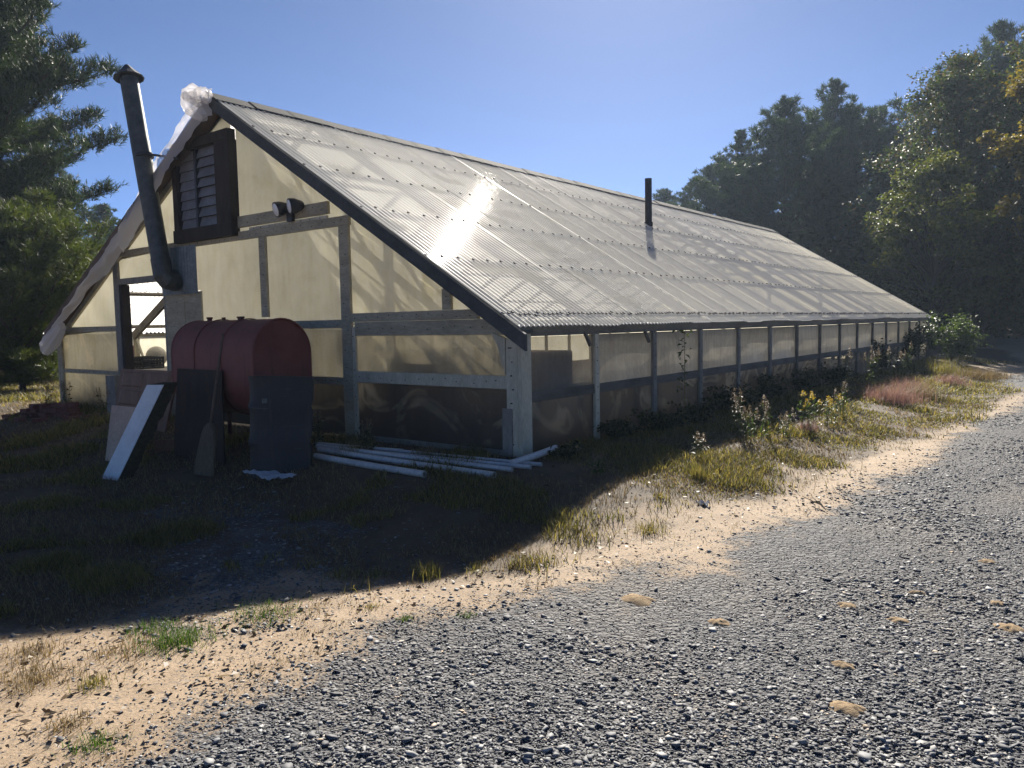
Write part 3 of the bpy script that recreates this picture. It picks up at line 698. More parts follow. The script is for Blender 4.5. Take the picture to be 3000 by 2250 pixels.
for x0, x1, op in ((VX0+.122, xm-.022, .014), (xm+.022, VX1-.342, .034)):
    zz0, zz1 = VZ0+.175, VZ1-.135; n = 8; hgt = (zz1-zz0)/n
    for k in range(n):
        z0 = zz0+hgt*k; jit = random.uniform(0, .012); bb = MB(); y0 = YG-.035
        bb.hexa([(x0, y0-op-jit-.008, z0+.004), (x1, y0-op-jit-.008, z0+.004+random.uniform(-.004, .004)), (x1, y0-op-jit, z0+.004), (x0, y0-op-jit, z0+.004), (x0, y0-.004, z0+hgt+.002), (x1, y0-.004, z0+hgt+.002), (x1, y0+.002, z0+hgt+.002), (x0, y0+.002, z0+hgt+.002)])
        o = bb.build('louvre_slat', M['louvre'], None); o.parent = vent; o.location = (0, 0, 0)
# stovepipe with elbow, strap bracket and rain cap
yp = 5.42
sp0 = oy(472, 770, yp); sp1 = oy(378, 232, yp); axis_ = (sp1-sp0).normalized(); R_ = .120
b = MB(); b.tube([sp0, sp0.lerp(sp1, .33), sp0.lerp(sp1, .335), sp0.lerp(sp1, .66), sp0.lerp(sp1, .665), sp1], [R_, R_, R_*1.02, R_*1.02, R_, R_], 20)
pipe = b.build('stovepipe', M['metal'], GH, smooth=True, ang=.7)
el = oy(482, 838, yp+.02); e2 = oy(520, 850, YG-.02)
b = MB(); pts = [sp0+axis_*.06, sp0-axis_*.02, oy(478, 808, yp), oy(490, 822, yp+.04), oy(508, 826, yp+.13), Vector((oy(522, 815, YG).x, YG-.04, oy(522, 815, YG).z))]
b.tube(pts, R_*1.06, 18, cap=True); o = b.build('elbow', M['metal'], None, smooth=False); o.parent = pipe
ca_ = sp1+axis_*.012
b = MB(); nC = 24; prof = [(.0, .20), (.03, .19), (.11, .09), (.195, .0), (.175, -.004)]
ax2 = axis_.orthogonal().normalized(); ax3 = axis_.cross(ax2); V = []; F = []
for r, hgt in prof:
    for k in range(nC):
        a = 2*math.pi*k/nC; rr = r*(1+.03*(k % 2)); V.append(ca_+(ax2*math.cos(a)+ax3*math.sin(a))*max(rr, .002)+axis_*hgt)
for i in range(len(prof)-1):
    for k in range(nC): F.append((i*nC+k, i*nC+(k+1) % nC, (i+1)*nC+(k+1) % nC, (i+1)*nC+k))
b.add(V, F)
for k in range(3):
    a = 2*math.pi*k/3; q = (ax2*math.cos(a)+ax3*math.sin(a))*R_; b.bar(sp1+q-axis_*.05, ca_+q+axis_*.09, .02, .006)
o = b.build('rain_cap', M['capmetal'], None); o.parent = pipe
st = oy(422, 458, yp)
b = MB(); b.tube([st-axis_*.02, st+axis_*.02], R_*1.05, 20); b.bar(st+Vector((R_, 0, .01)), oy(520, 463, yp+.08), .03, .03); b.bar(oy(512, 463, yp+.02), Vector((oy(520, 463, YG).x, YG-.01, oy(520, 463, YG).z)), .03, .03)
b.box((oy(505, 478, YG).x-.03, YG-.05, oy(505, 478, YG).z-.05), (oy(505, 478, YG).x+.09, YG-.006, oy(505, 478, YG).z+.16))
o = b.build('bracket', M['blackp'], None); o.parent = pipe
# right side wall, fifteen bays
for i in range(16):
    y = YG+BAY*i
    if i == 15: y = YE-.14
    if i > 0:
        b = MB(); b.box((XR-.035, y-.04, -.02), (XR+.022, y+.04, ZE-.10)); b.build('post', M['palewood' if i < 2 else 'siderail' if i > 5 else 'greywood'], GH, bevel=.003)
        if i < 6:
            s = MB()
            for k in range(7): s.tube([(XR+.018, y+random.uniform(-.01, .01), .15+k*.14), (XR+.027, y, .15+k*.14)], .006, 6)
            s.build('bolt', M['bolt'], bpy.data.objects[[o for o in GH.children if o.name.startswith('post')][-1].name])
    if i < 15:
        y1 = YG+BAY*(i+1) if i < 14 else YE-.14
        V = []; F = []; ny = 7; nz = 6                # film bellies between the posts
        def film(z0, z1, mat, nm, bel):
            V = []
            for a in range(nz+1):
                for c in range(ny+1):
                    fy = c/ny; fz = a/nz
                    bx = XR-.012+bel*math.sin(math.pi*fy)*math.sin(math.pi*min(1, fz*1.0))*random.uniform(.7, 1.2)
                    V.append((bx, y+.03+(y1-y-.06)*fy if i else max(y+.12, y+.03)+(y1-.03-max(y+.12, y+.03))*fy, z0+(z1-z0)*fz))
            F = [(a*(ny+1)+c, a*(ny+1)+c+1, (a+1)*(ny+1)+c+1, (a+1)*(ny+1)+c) for a in range(nz) for c in range(ny)]
            mb = MB(); mb.add(V, F); return mb.build(nm, M[mat], GH, smooth=True)
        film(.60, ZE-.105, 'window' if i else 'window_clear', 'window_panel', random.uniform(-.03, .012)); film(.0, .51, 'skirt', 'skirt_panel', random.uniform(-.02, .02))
        b = MB(); zj = random.uniform(-.006, .006); b.box((XR-.03, y+.042 if i else y+.115, .505+zj), (XR+.010, y1-.042, .605+zj)); b.build('rail', M['siderail'], GH, bevel=.003)
b = MB(); b.box((XR-.22, YG+.12, ZE-.10), (XR-.051, YE-.1, ZE-.06)); b.box((XR-.05, YG+.12, ZE-.10), (XR+.03, YE-.1, ZE+.045)); b.build('eave_plate', M['siderail'], GH)
for u, v in ((1726, 985), (1899, 965)):
    q = ox(u, v, XR+.05); b = MB(); b.bar((XR+.03, q.y-.06, ZE-.07), (XR+.045, q.y+.03, ZE-.22), .03, .03); b.build('eave_bracket', M['siderail'], GH)
# left side wall and far gable
for i in range(15):
    y = YG+BAY*i; b = MB(); b.box((XL-.01, y+.04, 0), (XL-.006, y+BAY-.04, 1.16)); b.build('wall_panel', M['panel'], GH)
    b = MB(); b.box((XL-.02, y+BAY-.04, 0), (XL+.05, y+BAY+.04, 1.16)); b.build('post', M['rail'], GH)
b = MB(); b.box((XL-.03, YG+.1, 1.162), (XL+.05, YE-.2, 1.20)); b.build('eave_plate', M['rail'], GH)
b = MB(); yb = YE-.12; b.prism([(XL, yb, 0), (XR-.05, yb, 0), (XR-.05, yb, zr(XR)-.06), (XRG, yb, ZR-.06), (XL, yb, zr(XL)-.06)], (0, .004, 0)); b.build('wall_panel', M['panel'], GH)
for x in (-12.2, -10.6, -9.02, -7.4, -5.9): b = MB(); b.box((x-.05, yb-.08, 0), (x+.05, yb-.004, zr(x)-.1)); b.build('post', M['inwood'], GH)
q = oy(1172, 1000, 6.0); b = MB(); b.box((q.x-.06, 5.97, 0), (q.x+.06, 6.03, zr(q.x)-.13)); b.build('support_post', M['inwood'], GH)
# brace and prop seen through the doorway
b = MB(); b.bar(oy(560, 800, 6.5), oy(392, 985, 6.5), .05, .13, side=(0, 1, 0)); b.build('brace', M['inwood'], GH)
q = oy(383, 1050, 6.6); b = MB(); b.box((q.x-.05, 6.56, 0), (q.x+.05, 6.64, 1.0)); b.build('support_post', M['red'], GH)
b = MB(); b.bar(oy(398, 985, 6.6), oy(424, 1060, 6.6), .03, .03); b.build('brace', M['palewood'], GH)

# ------------------------------------------------------------------ things on and around the building
# twin floodlight
c = oy(833, 612, YG-.1); FLD = empty('floodlight', (c.x, YG-.05, c.z-.1), 'twin round black floodlight fixed on the gable right of the louvred vent', 'floodlight')
b = MB(); b.box((c.x+.02, YG-.09, c.z-.15), (c.x+.12, YG-.047, c.z-.03)); b.tube([(c.x-.06, YG-.10, c.z-.06), (c.x+.16, YG-.10, c.z-.03)], .012, 8); b.tube([(c.x+.07, YG-.07, c.z-.08), (c.x+.07, YG-.10, c.z-.04)], .015, 8); b.build('bracket', M['blackp'], FLD)
for (u, v), aim in (((812, 614), Vector((-.25, -.9, -.28))), ((852, 604), Vector((-.35, -.85, -.15)))):
    p = oy(u, v, YG-.17); a = aim.normalized(); b = MB()
    b.tube([p-a*.15, p-a*.13, p-a*.05, p+a*.01, p+a*.02], [.03, .05, .085, .092, .09], 18); h = b.build('lamp_head', M['blackp'], FLD, smooth=True, ang=.6)
    b = MB(); b.tube([p+a*.015, p+a*.028, p+a*.036], [.080, .07, .03], 18); o = b.build('lens', M['glass'], None, smooth=True, ang=.9); o.parent = h
# polythene sheeting over the left rake
def poly_sheet():
    V = []; F = []; n = 90; m = 14; PX = lambda u: (613-u)/471.0
    tt_ = [0, .07, .17, .235, .30, .35, .40, .505, .56, .60, .64, .745, .84, .94, 1.02]; hang = [.16, .12, .09, .10, .18, .28, .36, .44, .50, .40, .30, .30, .26, .20, .16]
    rt = [0, .05, .10, .16, .25, .34, .40, .46, 1.02]; rise = [.10, .22, .26, .25, .24, .24, .06, -.125, -.125]
    for i in range(n+1):
        t = i/n*1.02; x = XRG+.02+(XEL+.10-XRG)*t; zt = zr(x); h_ = np.interp(t, tt_, hang); r_ = np.interp(t, rt, rise)
        h_ += (fbm(np.array([t*16]), np.array([1.]), 6)[0]-.5)*.10; top = zt+r_; bot = zt-.09-h_*(.95 if t < .46 else .70)
        for j in range(m+1):
            s = j/m; z = top+(bot-top)*s
            fold = (fbm(np.array([t*26+s*2.5]), np.array([s*2.2]), 15, 3)[0]-.5)*.09+(fbm(np.array([t*60]), np.array([s*5]), 19, 3)[0]-.5)*.025
            py = Y0-.045-.05*math.sin(math.pi*s)+fold+(.10*(1-s) if r_ > 0 else .02)
            V.append((x+.10*s+fold*.3, min(py, Y0-.024) if z < zt+.02 else py, z))
    F = [(i*(m+1)+j, i*(m+1)+j+1, (i+1)*(m+1)+j+1, (i+1)*(m+1)+j) for i in range(n) for j in range(m)]
    return V, F
PS = empty('plastic_sheeting', (XEL, Y0-.1, 1.0), 'torn clear plastic sheeting draped down the left roof edge and bunched at the peak', 'plastic sheet')
b = MB(); b.add(*poly_sheet()); b.build('draped_sheet', M['poly'], PS, smooth=True)
def crumple(name, cen, rx, ry, rz, mat, parent, seed, n=3, amp=.35, fq=1.1):
    bm = bmesh.new(); bmesh.ops.create_icosphere(bm, subdivisions=4, radius=1); r = np.random.default_rng(seed)
    from mathutils import noise as mn
    off = Vector(r.uniform(0, 50, 3))
    for v in bm.verts:
        k = 1+amp*(mn.ridged_multi_fractal(v.co*fq+off, .8, 2.2, 5, 1.0, 2.0)-1.0)*.6; v.co = Vector((v.co.x*rx*k, v.co.y*ry*k, v.co.z*rz*k))
    me = bpy.data.meshes.new(name); bm.to_mesh(me); bm.free(); me.materials.append(mat); me.polygons.foreach_set('use_smooth', [True]*len(me.polygons))
    me.transform(Matrix.Translation(cen)); return link(name, me, parent)
def gathered(path, radii, seed, mat):
    """a bunch of gathered film: a pleated tube, folded in at its open end."""
    V = []; n = 64; m = len(path); r = np.random.default_rng(seed); ph = r.uniform(0, 6.28, 4); pts = [np.array(p) for p in path]; K = 22; rows = []
    for i in range(K+1):
        f = i/K*(m-1); a = min(m-2, int(f)); w = f-a; w = w*w*(3-2*w); c = pts[a]*(1-w)+pts[a+1]*w; rr = radii[a]*(1-w)+radii[a+1]*w; d = pts[a+1]-pts[a]; d /= np.linalg.norm(d)
        e1 = np.cross(d, [0, 1, 0]); e1 /= np.linalg.norm(e1); e2 = np.cross(d, e1)
        for k in range(n):
            an = 2*math.pi*k/n; pl = 1+.13*math.sin(4*an+ph[0]+i*.06)+.05*math.sin(9*an+ph[1]-i*.08)+.14*(fbm(np.array([an*2+seed]), np.array([i*.35]), seed, 3)[0]-.5)
            V.append(c+(e1*math.cos(an)+e2*math.sin(an)*.8)*rr*pl)
    F = [(i*n+k, i*n+(k+1) % n, (i+1)*n+(k+1) % n, (i+1)*n+k) for i in range(K) for k in range(n)]+[tuple(K*n+k for k in range(n))]
    mb = MB(); mb.add(V, F); return mb.build('bunched_end', mat, PS, smooth=True)
gathered([oy(u, v, Y0-.08) for u, v in ((600, 345), (580, 330), (566, 308), (558, 288), (566, 272), (585, 264))], [.05, .085, .14, .155, .11, .03], 4, M['poly'])
gathered([oy(u, v, Y0-.09) for u, v in ((578, 278), (592, 275), (604, 280), (608, 300))], [.07, .09, .08, .04], 7, M['poly'])
gathered([oy(u, v, Y0-.08) for u, v in ((182, 955), (168, 978), (152, 1000), (138, 1018), (128, 1030))], [.07, .10, .14, .13, .05], 9, M['poly'])

# red oil tank
yt0, yt1 = 4.49, 5.22; xr_ = oy(741, 1080, yt0).x; xl_ = oy(497, 1010, yt0).x; zt = oy(846, 930, (yt0+yt1)/2).z; zb = oy(735, 1232, yt0).z
zb = max(.12, zb); rw = (yt1-yt0)/2
TK = empty('oil_tank', ((xl_+xr_)/2, (yt0+yt1)/2, 0), 'large faded red obround heating oil tank on legs before the gable', 'oil tank')
prof = []
for k in range(21): a = math.pi*k/20; prof.append((math.cos(a)*-rw, zt-rw+math.sin(a)*rw))
for k in range(21): a = math.pi*k/20; prof.append((math.cos(a)*rw, zb+rw-math.sin(a)*rw))
b = MB(); V = []; F = []; yc = (yt0+yt1)/2; npf = len(prof); zc = (zt+zb)/2
rings = [(xl_, .97), (xl_+.012, 1.0), (xl_+.03, 1.0), (xl_+.032, .985), (xr_-.035, .985), (xr_-.033, 1.0), (xr_-.012, 1.0), (xr_, .975), (xr_-.028, .95), (xr_-.025, .6), (xr_-.02, .2)]
for x, k in rings:
    for (py, pz) in prof: V.append((x, yc+py*(k if k < .94 else 1-(1-k)*1), zc+(pz-zc)*k))
for i in range(len(rings)-1):
    for k in range(npf): F.append((i*npf+k, i*npf+(k+1) % npf, (i+1)*npf+(k+1) % npf, (i+1)*npf+k))
F.append(tuple(range(npf))); F.append(tuple((len(rings)-1)*npf+k for k in range(npf)))
b.add(V, F); b.build('tank_body', M['red'], TK, smooth=True, ang=.5)
for k_, xs_ in enumerate((xl_+.5, xl_+1.02)):
    b = MB(); b.tube([(xs_, yc+py*1.001, zc+(pz-zc)*1.001) for py, pz in prof]+[(xs_, yc+prof[0][0], prof[0][1])], .006, 6, cap=False); b.build('weld_seam', M['red'], TK, smooth=True)
for x in (xl_+.18, xr_-.18):
    for y in (yt0+.14, yt1-.14):
        b = MB(); b.tube([(x, y, gh(x, y)-.02), (x, y, zb+.12)], .024, 10); b.tube([(x, y, gh(x, y)-.01), (x, y, gh(x, y)+.008)], .05, 10); b.build('leg', M['reddark'], TK)
for u, r, hh_ in ((614, .028, .012), (705, .034, .008), (655, .018, .004)):
    x = oy(u, 930, yc).x; b = MB(); b.tube([(x, yc, zt-.01), (x, yc, zt+hh_), (x, yc, zt+hh_+.001), (x, yc, zt+hh_+.02)], [r, r, r*1.25, r*1.25], 12); b.build('cap', M['reddark'], TK)
# iron rod against the boards behind the tank
q0 = oy(557, 945, 5.60); q1 = oy(542, 860, YG-.06)
# curved dark steel sheet leaning on the tank
s0 = gp(742, 1380); s1 = gp(905, 1372); 
CS = empty('metal_sheet', (s0+s1)/2, 'dark curved steel sheet standing upright in front of the red tank end', 'metal sheet')
top0 = oy(719, 1104, s0.y+.10); ht = top0.z
b = MB(); V = []; F = []; n = 18; rows = 14; chord = (s1-s0); nx_ = Vector((0, -1, 0)); 
for j in range(rows+1):
    tz = j/rows; z = s0.z-.02+(ht-s0.z+.02)*tz
    for i in range(n+1):
        t = i/n; bow = math.sin(math.pi*t)*.27
        p = Vector((s0.x+chord.x*t*1.02-.06*tz*(1-t)*1.2, s0.y+chord.y*t+.08*tz-bow, z+(.035*math.sin(math.pi*t*.9) if j == rows else 0)))
        rib = .020 if j in (5, 10, 14) else 0
        p.y -= rib; V.append(p)
F = [(j*(n+1)+i, j*(n+1)+i+1, (j+1)*(n+1)+i+1, (j+1)*(n+1)+i) for j in range(rows) for i in range(n)]
b.add(V, F); b.add([v+Vector((0, .012, 0)) for v in V], [tuple(reversed(f)) for f in F])
edge = [(i, i+1) for i in range(n)]+[(rows*(n+1)+i, rows*(n+1)+i+1) for i in range(n)]+[(j*(n+1), (j+1)*(n+1)) for j in range(rows)]+[(j*(n+1)+n, (j+1)*(n+1)+n) for j in range(rows)]
NV = len(V); b.f += [(a, c, c+NV, a+NV) for a, c in edge]; b.m += [0]*len(edge)
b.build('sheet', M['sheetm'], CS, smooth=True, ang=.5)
b = MB(); q = Vector((s0.x+chord.x*.6, s0.y+chord.y*.6-.215, ht*.74)); b.box((q.x-.006, q.y-.02, q.z-.022), (q.x+.006, q.y+.03, q.z+.022)); b.build('latch', M['galv'], CS, bevel=.002)
# corn broom
bb0 = oy(594, 1352, 4.05); bb0.z = gh(bb0.x, 4.05)+.01; hh0 = oy(653, 978, 4.425); 
BR = empty('broom', bb0, 'old corn broom with a dark handle leaning against the red tank', 'broom')
dv = (hh0-bb0); p_n = bb0+dv*.36
b = MB(); b.tube([p_n-dv*.05, hh0], .0135, 10); b.build('handle', M['brownwood'], BR, smooth=True, ang=.6)
b = MB(); sd = Vector((1, .1, 0)).normalized(); V = []; 
lev = [(.36, .03, .03), (.33, .075, .045), (.27, .11, .05), (.15, .135, .05), (.03, .155, .055), (.0, .15, .05)]
nn = 20; dn = dv.normalized(); fr = sd.cross(dn).normalized()
for t, a, c in lev:
    for k in range(nn): an = 2*math.pi*k/nn; rr = 1+random.uniform(-.04, .04); V.append(bb0+dv*t+sd*math.cos(an)*a*rr+fr*math.sin(an)*c*rr)
b.add(V, [(i*nn+k, i*nn+(k+1) % nn, (i+1)*nn+(k+1) % nn, (i+1)*nn+k) for i in range(len(lev)-1) for k in range(nn)]+[tuple(range(nn)), tuple((len(lev)-1)*nn+k for k in range(nn))])
b.build('bristles', M['straw'], BR, smooth=True, ang=.7)
# boards leaning by the doorway
def lean_board(name, label, cat, bl, br, tl, tr, th, mat, parts=None):
    e = empty(name, (Vector(bl)+Vector(br))/2, label, cat); n = (Vector(br)-Vector(bl)).cross(Vector(tl)-Vector(bl)).normalized()*-th
    b = MB(); b.hexa([bl, br, Vector(br)-n, Vector(bl)-n, tl, tr, Vector(tr)-n, Vector(tl)-n]); o = b.build('panel', M[mat], e, bevel=.003); return e, o, n
# brown cabinet door with raised panels
yb_ = 5.05; A0 = oy(352, 1200, yb_-.04); B0 = oy(498, 1215, yb_-.04); A1 = oy(361, 1081, yb_+.02); B1 = oy(525, 1078, yb_+.02)
b0 = Vector((A0.x+.01, yb_-.14, gh(A0.x, yb_))); c0 = Vector((B0.x+.10, yb_-.14, b0.z))
CD, o, n_ = lean_board('cabinet_door', 'brown four-panel wooden cabinet door leaning below the open doorway', 'cabinet door', b0, c0, A1, Vector((B1.x, B1.y, A1.z)), .03, 'cab')
for i in range(2):
    for j in range(3):
        u0, u1 = .06+.47*i, .06+.47*i+.40; w0, w1 = .06+.315*j, .06+.315*j+.26
        def at(u, w): return (b0.lerp(c0, u)).lerp(A1.lerp(Vector((B1.x, B1.y, A1.z)), u), w)
        q = [at(u0, w0), at(u1, w0), at(u1, w1), at(u0, w1)]; nn_ = (c0-b0).cross(A1-b0).normalized(); mb = MB()
        ins = [q[0].lerp(q[2], .09), q[1].lerp(q[3], .09), q[2].lerp(q[0], .09), q[3].lerp(q[1], .09)]
        mb.hexa([p+nn_*.0305 for p in q]+[p+nn_*.046 for p in ins]); mb.build('raised_panel', M['cab'], CD)
# dark plywood sheet
g0 = gp(470, 1330); P0 = Vector((oy(512, 1325, 4.37).x, 4.37, gh(-9.2, 4.37)-.02)); P1_ = Vector((oy(660, 1325, 4.37).x, 4.37, gh(-8.6, 4.37)-.02)); Q0 = oy(524, 1080, 4.47); Q1 = oy(652, 1086, 4.47)
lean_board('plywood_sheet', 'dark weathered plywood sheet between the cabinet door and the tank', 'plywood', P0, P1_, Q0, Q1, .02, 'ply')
# bare plywood piece low at left
a0 = gp(312, 1350); a1 = gp(400, 1362); h0 = oy(331, 1188, a0.y+.22); h1 = oy(418, 1196, a0.y+.22)
lean_board('plywood_offcut', 'pale pinkish plywood offcut leaning low beside the white board', 'plywood', a0, a1, h0, h1, .018, 'pinkply')
# grey post stub
q = gp(350, 1215); q = Vector((oy(345, 1180, 5.45).x, 5.45, 0)); e = empty('wooden_box', q, 'small weathered grey wooden box standing behind the cabinet door', 'box')
b = MB(); b.box((q.x-.09, 5.33, 0), (q.x+.2, 5.355, .60)); b.build('front_board', M['greywood'], e, bevel=.003)
b = MB(); b.box((q.x-.09, 5.357, 0), (q.x-.065, 5.58, .60)); b.build('side_board', M['greywood'], e, bevel=.003); b = MB(); b.box((q.x+.175, 5.357, 0), (q.x+.2, 5.58, .60)); b.build('side_board', M['greywood'], e, bevel=.003)
b = MB(); b.box((q.x-.064, 5.555, 0), (q.x+.174, 5.58, .60)); b.build('back_board', M['greywood'], e)
# white faced insulation board
w0 = gp(297, 1403); w1 = gp(342, 1408); yt_ = w0.y+.42; k0 = oy(430, 1128, yt_); k1 = oy(477, 1128, yt_)
WB = empty('insulation_board', w0, 'long white faced insulation board with dark foam edge leaning towards the tank', 'insulation board')
nrm_ = Vector((.50, .86, .15)).normalized()
def slab(mb, q, off0, off1): mb.hexa([q[0]+off0, q[1]+off0, q[1]+off1, q[0]+off1, q[2]+off0, q[3]+off0, q[3]+off1, q[2]+off1])
b = MB(); slab(b, [w0, w1, k0, k1], Vector((0, 0, 0)), nrm_*.012); b.build('white_face', M['white'], WB)
b = MB(); V = []; rows = 22
for j in range(rows+1):
    t = j/rows
    for (p, q_) in (((w0, k0), 0), ((w1, k1), 0), ((w1, k1), 1), ((w0, k0), 1)):
        base = p[0].lerp(p[1], t)+nrm_*(.013 if not q_ else .15+random.uniform(-.012, .012)); V.append(base+Vector((random.uniform(-.006, .006) if p[0] is w1 else 0, 0, 0)))
b.add(V, [(j*4+k, j*4+(k+1) % 4, (j+1)*4+(k+1) % 4, (j+1)*4+k) for j in range(rows) for k in range(4)]+[(0, 1, 2, 3), tuple(rows*4+k for k in range(4))])
b.build('foam_core', M['foam'], WB)
# loose brown plank and timber block
p = gp(430, 1335); r = gp(540, 1328); e = bpy.data.objects.new('plank', None); bpy.data.objects.remove(e)
b = MB(); b.bar(p+Vector((0, .1, .10)), r+Vector((0, .1, .09)), .04, .13, side=(0, 1, 0)); o = b.build('plank', M['cab'], None, bevel=.004); tag(o, 'short reddish brown plank lying on edge at the foot of the dark plywood', 'plank')
# plastic litter
q = gp(790, 1412); LT = MB(); V = []; n = 16
for i in range(n+1):
    for j in range(n+1):
        a, c_ = i/n-.5, j/n-.5; nz = fbm(np.array([a*5+3]), np.array([c_*5+9]), 12)[0]; V.append((q.x+a*.50+c_*.10, q.y+c_*.22-a*.04, gh(q.x, q.y)+.03+.085*nz))
LT.add(V, [(i*(n+1)+j, i*(n+1)+j+1, (i+1)*(n+1)+j+1, (i+1)*(n+1)+j) for i in range(n) for j in range(n)])
tag(LT.build('plastic_scrap', M['litter'], None), 'crumpled white plastic scrap lying in the grass before the dark curved sheet', 'plastic scrap')
# plastic pipes lying along the gable
def pvc(px0, px1, r, z, lab, lift1=0):
    a = gp(*px0); c_ = gp(*px1); a.z = gh(a.x, a.y)+r+z; c_.z = gh(c_.x, c_.y)+r+z+lift1
    d_ = (c_-a).normalized(); mb = MB(); n = 16; V = []; ring = [(a, r*.86), (a, r), (a.lerp(c_, .33)+Vector((0, 0, -.004)), r), (a.lerp(c_, .66)+Vector((0, 0, -.004)), r), (c_, r), (c_, r*.86), (c_-d_*.25, r*.84)]
    s_ = d_.orthogonal().normalized(); u_ = d_.cross(s_)
    for p, rr in ring:
        for k in range(n): an = 2*math.pi*k/n; V.append(p+(s_*math.cos(an)+u_*math.sin(an))*rr)
    mb.add(V, [(i*n+k, i*n+(k+1) % n, (i+1)*n+(k+1) % n, (i+1)*n+k) for i in range(len(ring)-1) for k in range(n)]+[tuple(range(n)), tuple((len(ring)-1)*n+k for k in range(n))])
    o = mb.build('plastic_pipe', M['pvc'], None, smooth=True, ang=.6); tag(o, lab, 'pipe', 'white plastic pipes lying along the gable'); return o
pvc((925, 1345), (1245, 1400), .031, 0, 'thick white pipe at the front of the stack, its short open end in the grass')
pvc((935, 1325), (1448, 1402), .029, 0, 'thick white pipe lying second from the front of the pipe stack')
pvc((930, 1318), (1500, 1390), .022, .02, 'thin white pipe on top of the stack ending just short of its neighbours')
pvc((960, 1322), (1555, 1382), .020, .02, 'thin white pipe in the middle of the stack, second longest')
pvc((1080, 1322), (1587, 1373), .018, .018, 'thinnest white pipe, longest reaching to the right past the corner post')
pvc((1500, 1372), (1628, 1336), .031, .015, 'short thick white pipe angled upward right past the greenhouse corner', .03)
pvc((928, 1308), (1180, 1330), .026, 0, 'dull white pipe at the back of the stack beside the dark curved sheet')
# brick heap at the left corner
def brick_mesh():
    b = MB(); b.box((-.10, -.05, 0), (.10, .05, .062)); o = b.build('brick', M['brick'], None, bevel=.004); return o
proto = brick_mesh(); first = True; bc = gp(135, 1222); spots = []
rr_ = random.Random(3)
for layer, n, w_ in ((0, 11, .62), (1, 9, .52), (2, 6, .40)):
    for k in range(n):
        t = (k+.5)/n-.5; spots.append((bc.x+t*2*w_+rr_.uniform(-.02, .02), bc.y+.02+t*.35+rr_.uniform(-.03, .03)+layer*.04, layer*.064+.0, rr_.uniform(-.25, .25)+(1.57 if rr_.random() < .5 else .2)))
spots += [(bc.x+.95, bc.y-.02, 0, .5), (bc.x+1.25, bc.y+.12, 0, 1.2), (bc.x-.75, bc.y-.25, 0, .3), (bc.x-.2, bc.y-.30, 0, .1), (bc.x+.35, bc.y-.22, 0, 1.3)]
for x, y, z, a in spots:
    o = proto if first else proto.copy()
    if not first: COL.objects.link(o)
    first = False; o.location = (x, y, gh(x, y)+z); o.rotation_euler = (rr_.uniform(-.06, .06), rr_.uniform(-.06, .06), a)
    tag(o, 'old red brick in the loose heap at the left corner of the gable', 'brick', 'red bricks heaped at the gable corner')
# inside the greenhouse
PB = empty('potting_bench', (-4.9, 6, 0), 'long grey slatted bench inside along the right translucent wall', 'bench')
b = MB()
for k in range(6): b.box((-5.42+k*.165, 5.95, .60), (-5.42+k*.165+.14, 25.0, .625))
b.build('bench_top', M['inwood'], PB)
for i in range(10):
    y = 6.2+i*2.05
    for x in (-5.36, -4.56): b = MB(); b.box((x-.03, y-.03, 0), (x+.03, y+.03, .599)); b.build('leg', M['inwood'], PB)
def carton(c_, sx, sy, sz, label, rz=0):
    e = empty('cardboard_box', c_, label, 'cardboard box', None, rz); b = MB(); b.box((-sx/2, -sy/2, 0), (sx/2, sy/2, sz)); b.build('carton_body', M['card'], e, bevel=.004, world=False)
    b = MB(); b.box((-sx/2+.02, -sy/2, sz+.001), (sx/2-.02, -.004, sz+.005)); b.build('flap', M['card'], e, world=False); b = MB(); b.box((-sx/2+.02, .004, sz+.001), (sx/2-.02, sy/2, sz+.005)); b.build('flap', M['card'], e, world=False)
    return e
carton(Vector((-4.72, 6.42, .626)), .5, .62, .34, 'brown cardboard box on the bench seen through the side wall beside the corner post')
carton(Vector((-5.75, 6.15, .70)), .75, .45, .30, 'brown cardboard box seen dimly through the gable panel left of the corner post')
b = MB(); b.box((-6.6, 5.93, .66), (-5.44, 6.5, .698)); SH = b.build('shelf_board', M['inwood'], None, bevel=.003); tag(SH, 'short wooden shelf inside the gable carrying the box and the sacks', 'shelf')
b = MB(); b.box((-6.5, 6.0, 0), (-6.44, 6.06, .659)); b.build('leg', M['inwood'], SH); b = MB(); b.box((-5.6, 6.0, 0), (-5.54, 6.06, .659)); b.build('leg', M['inwood'], SH)
SH2 = crumple('soil_sack', Vector((-6.35, 6.15, .80)), .20, .16, .13, M['sack'], None, 21, amp=.12); tag(SH2, 'slumped pale sack of potting soil seen dimly behind the gable panel', 'sack')
b = MB()
for k in range(5):
    pts = [(-7.05+.02*k, 5.86+.012*k, 1.0)]; pts = [(-7.06+.10*math.cos(a), 5.84+.016*k, 1.02+.17*math.sin(a)) for a in np.linspace(0, 2*math.pi, 25)]; b.tube(pts, .011, 8)
tag(b.build('hose_coil', M['blackp'], None, smooth=True), 'coiled black hose hanging inside by the middle gable post', 'hose')
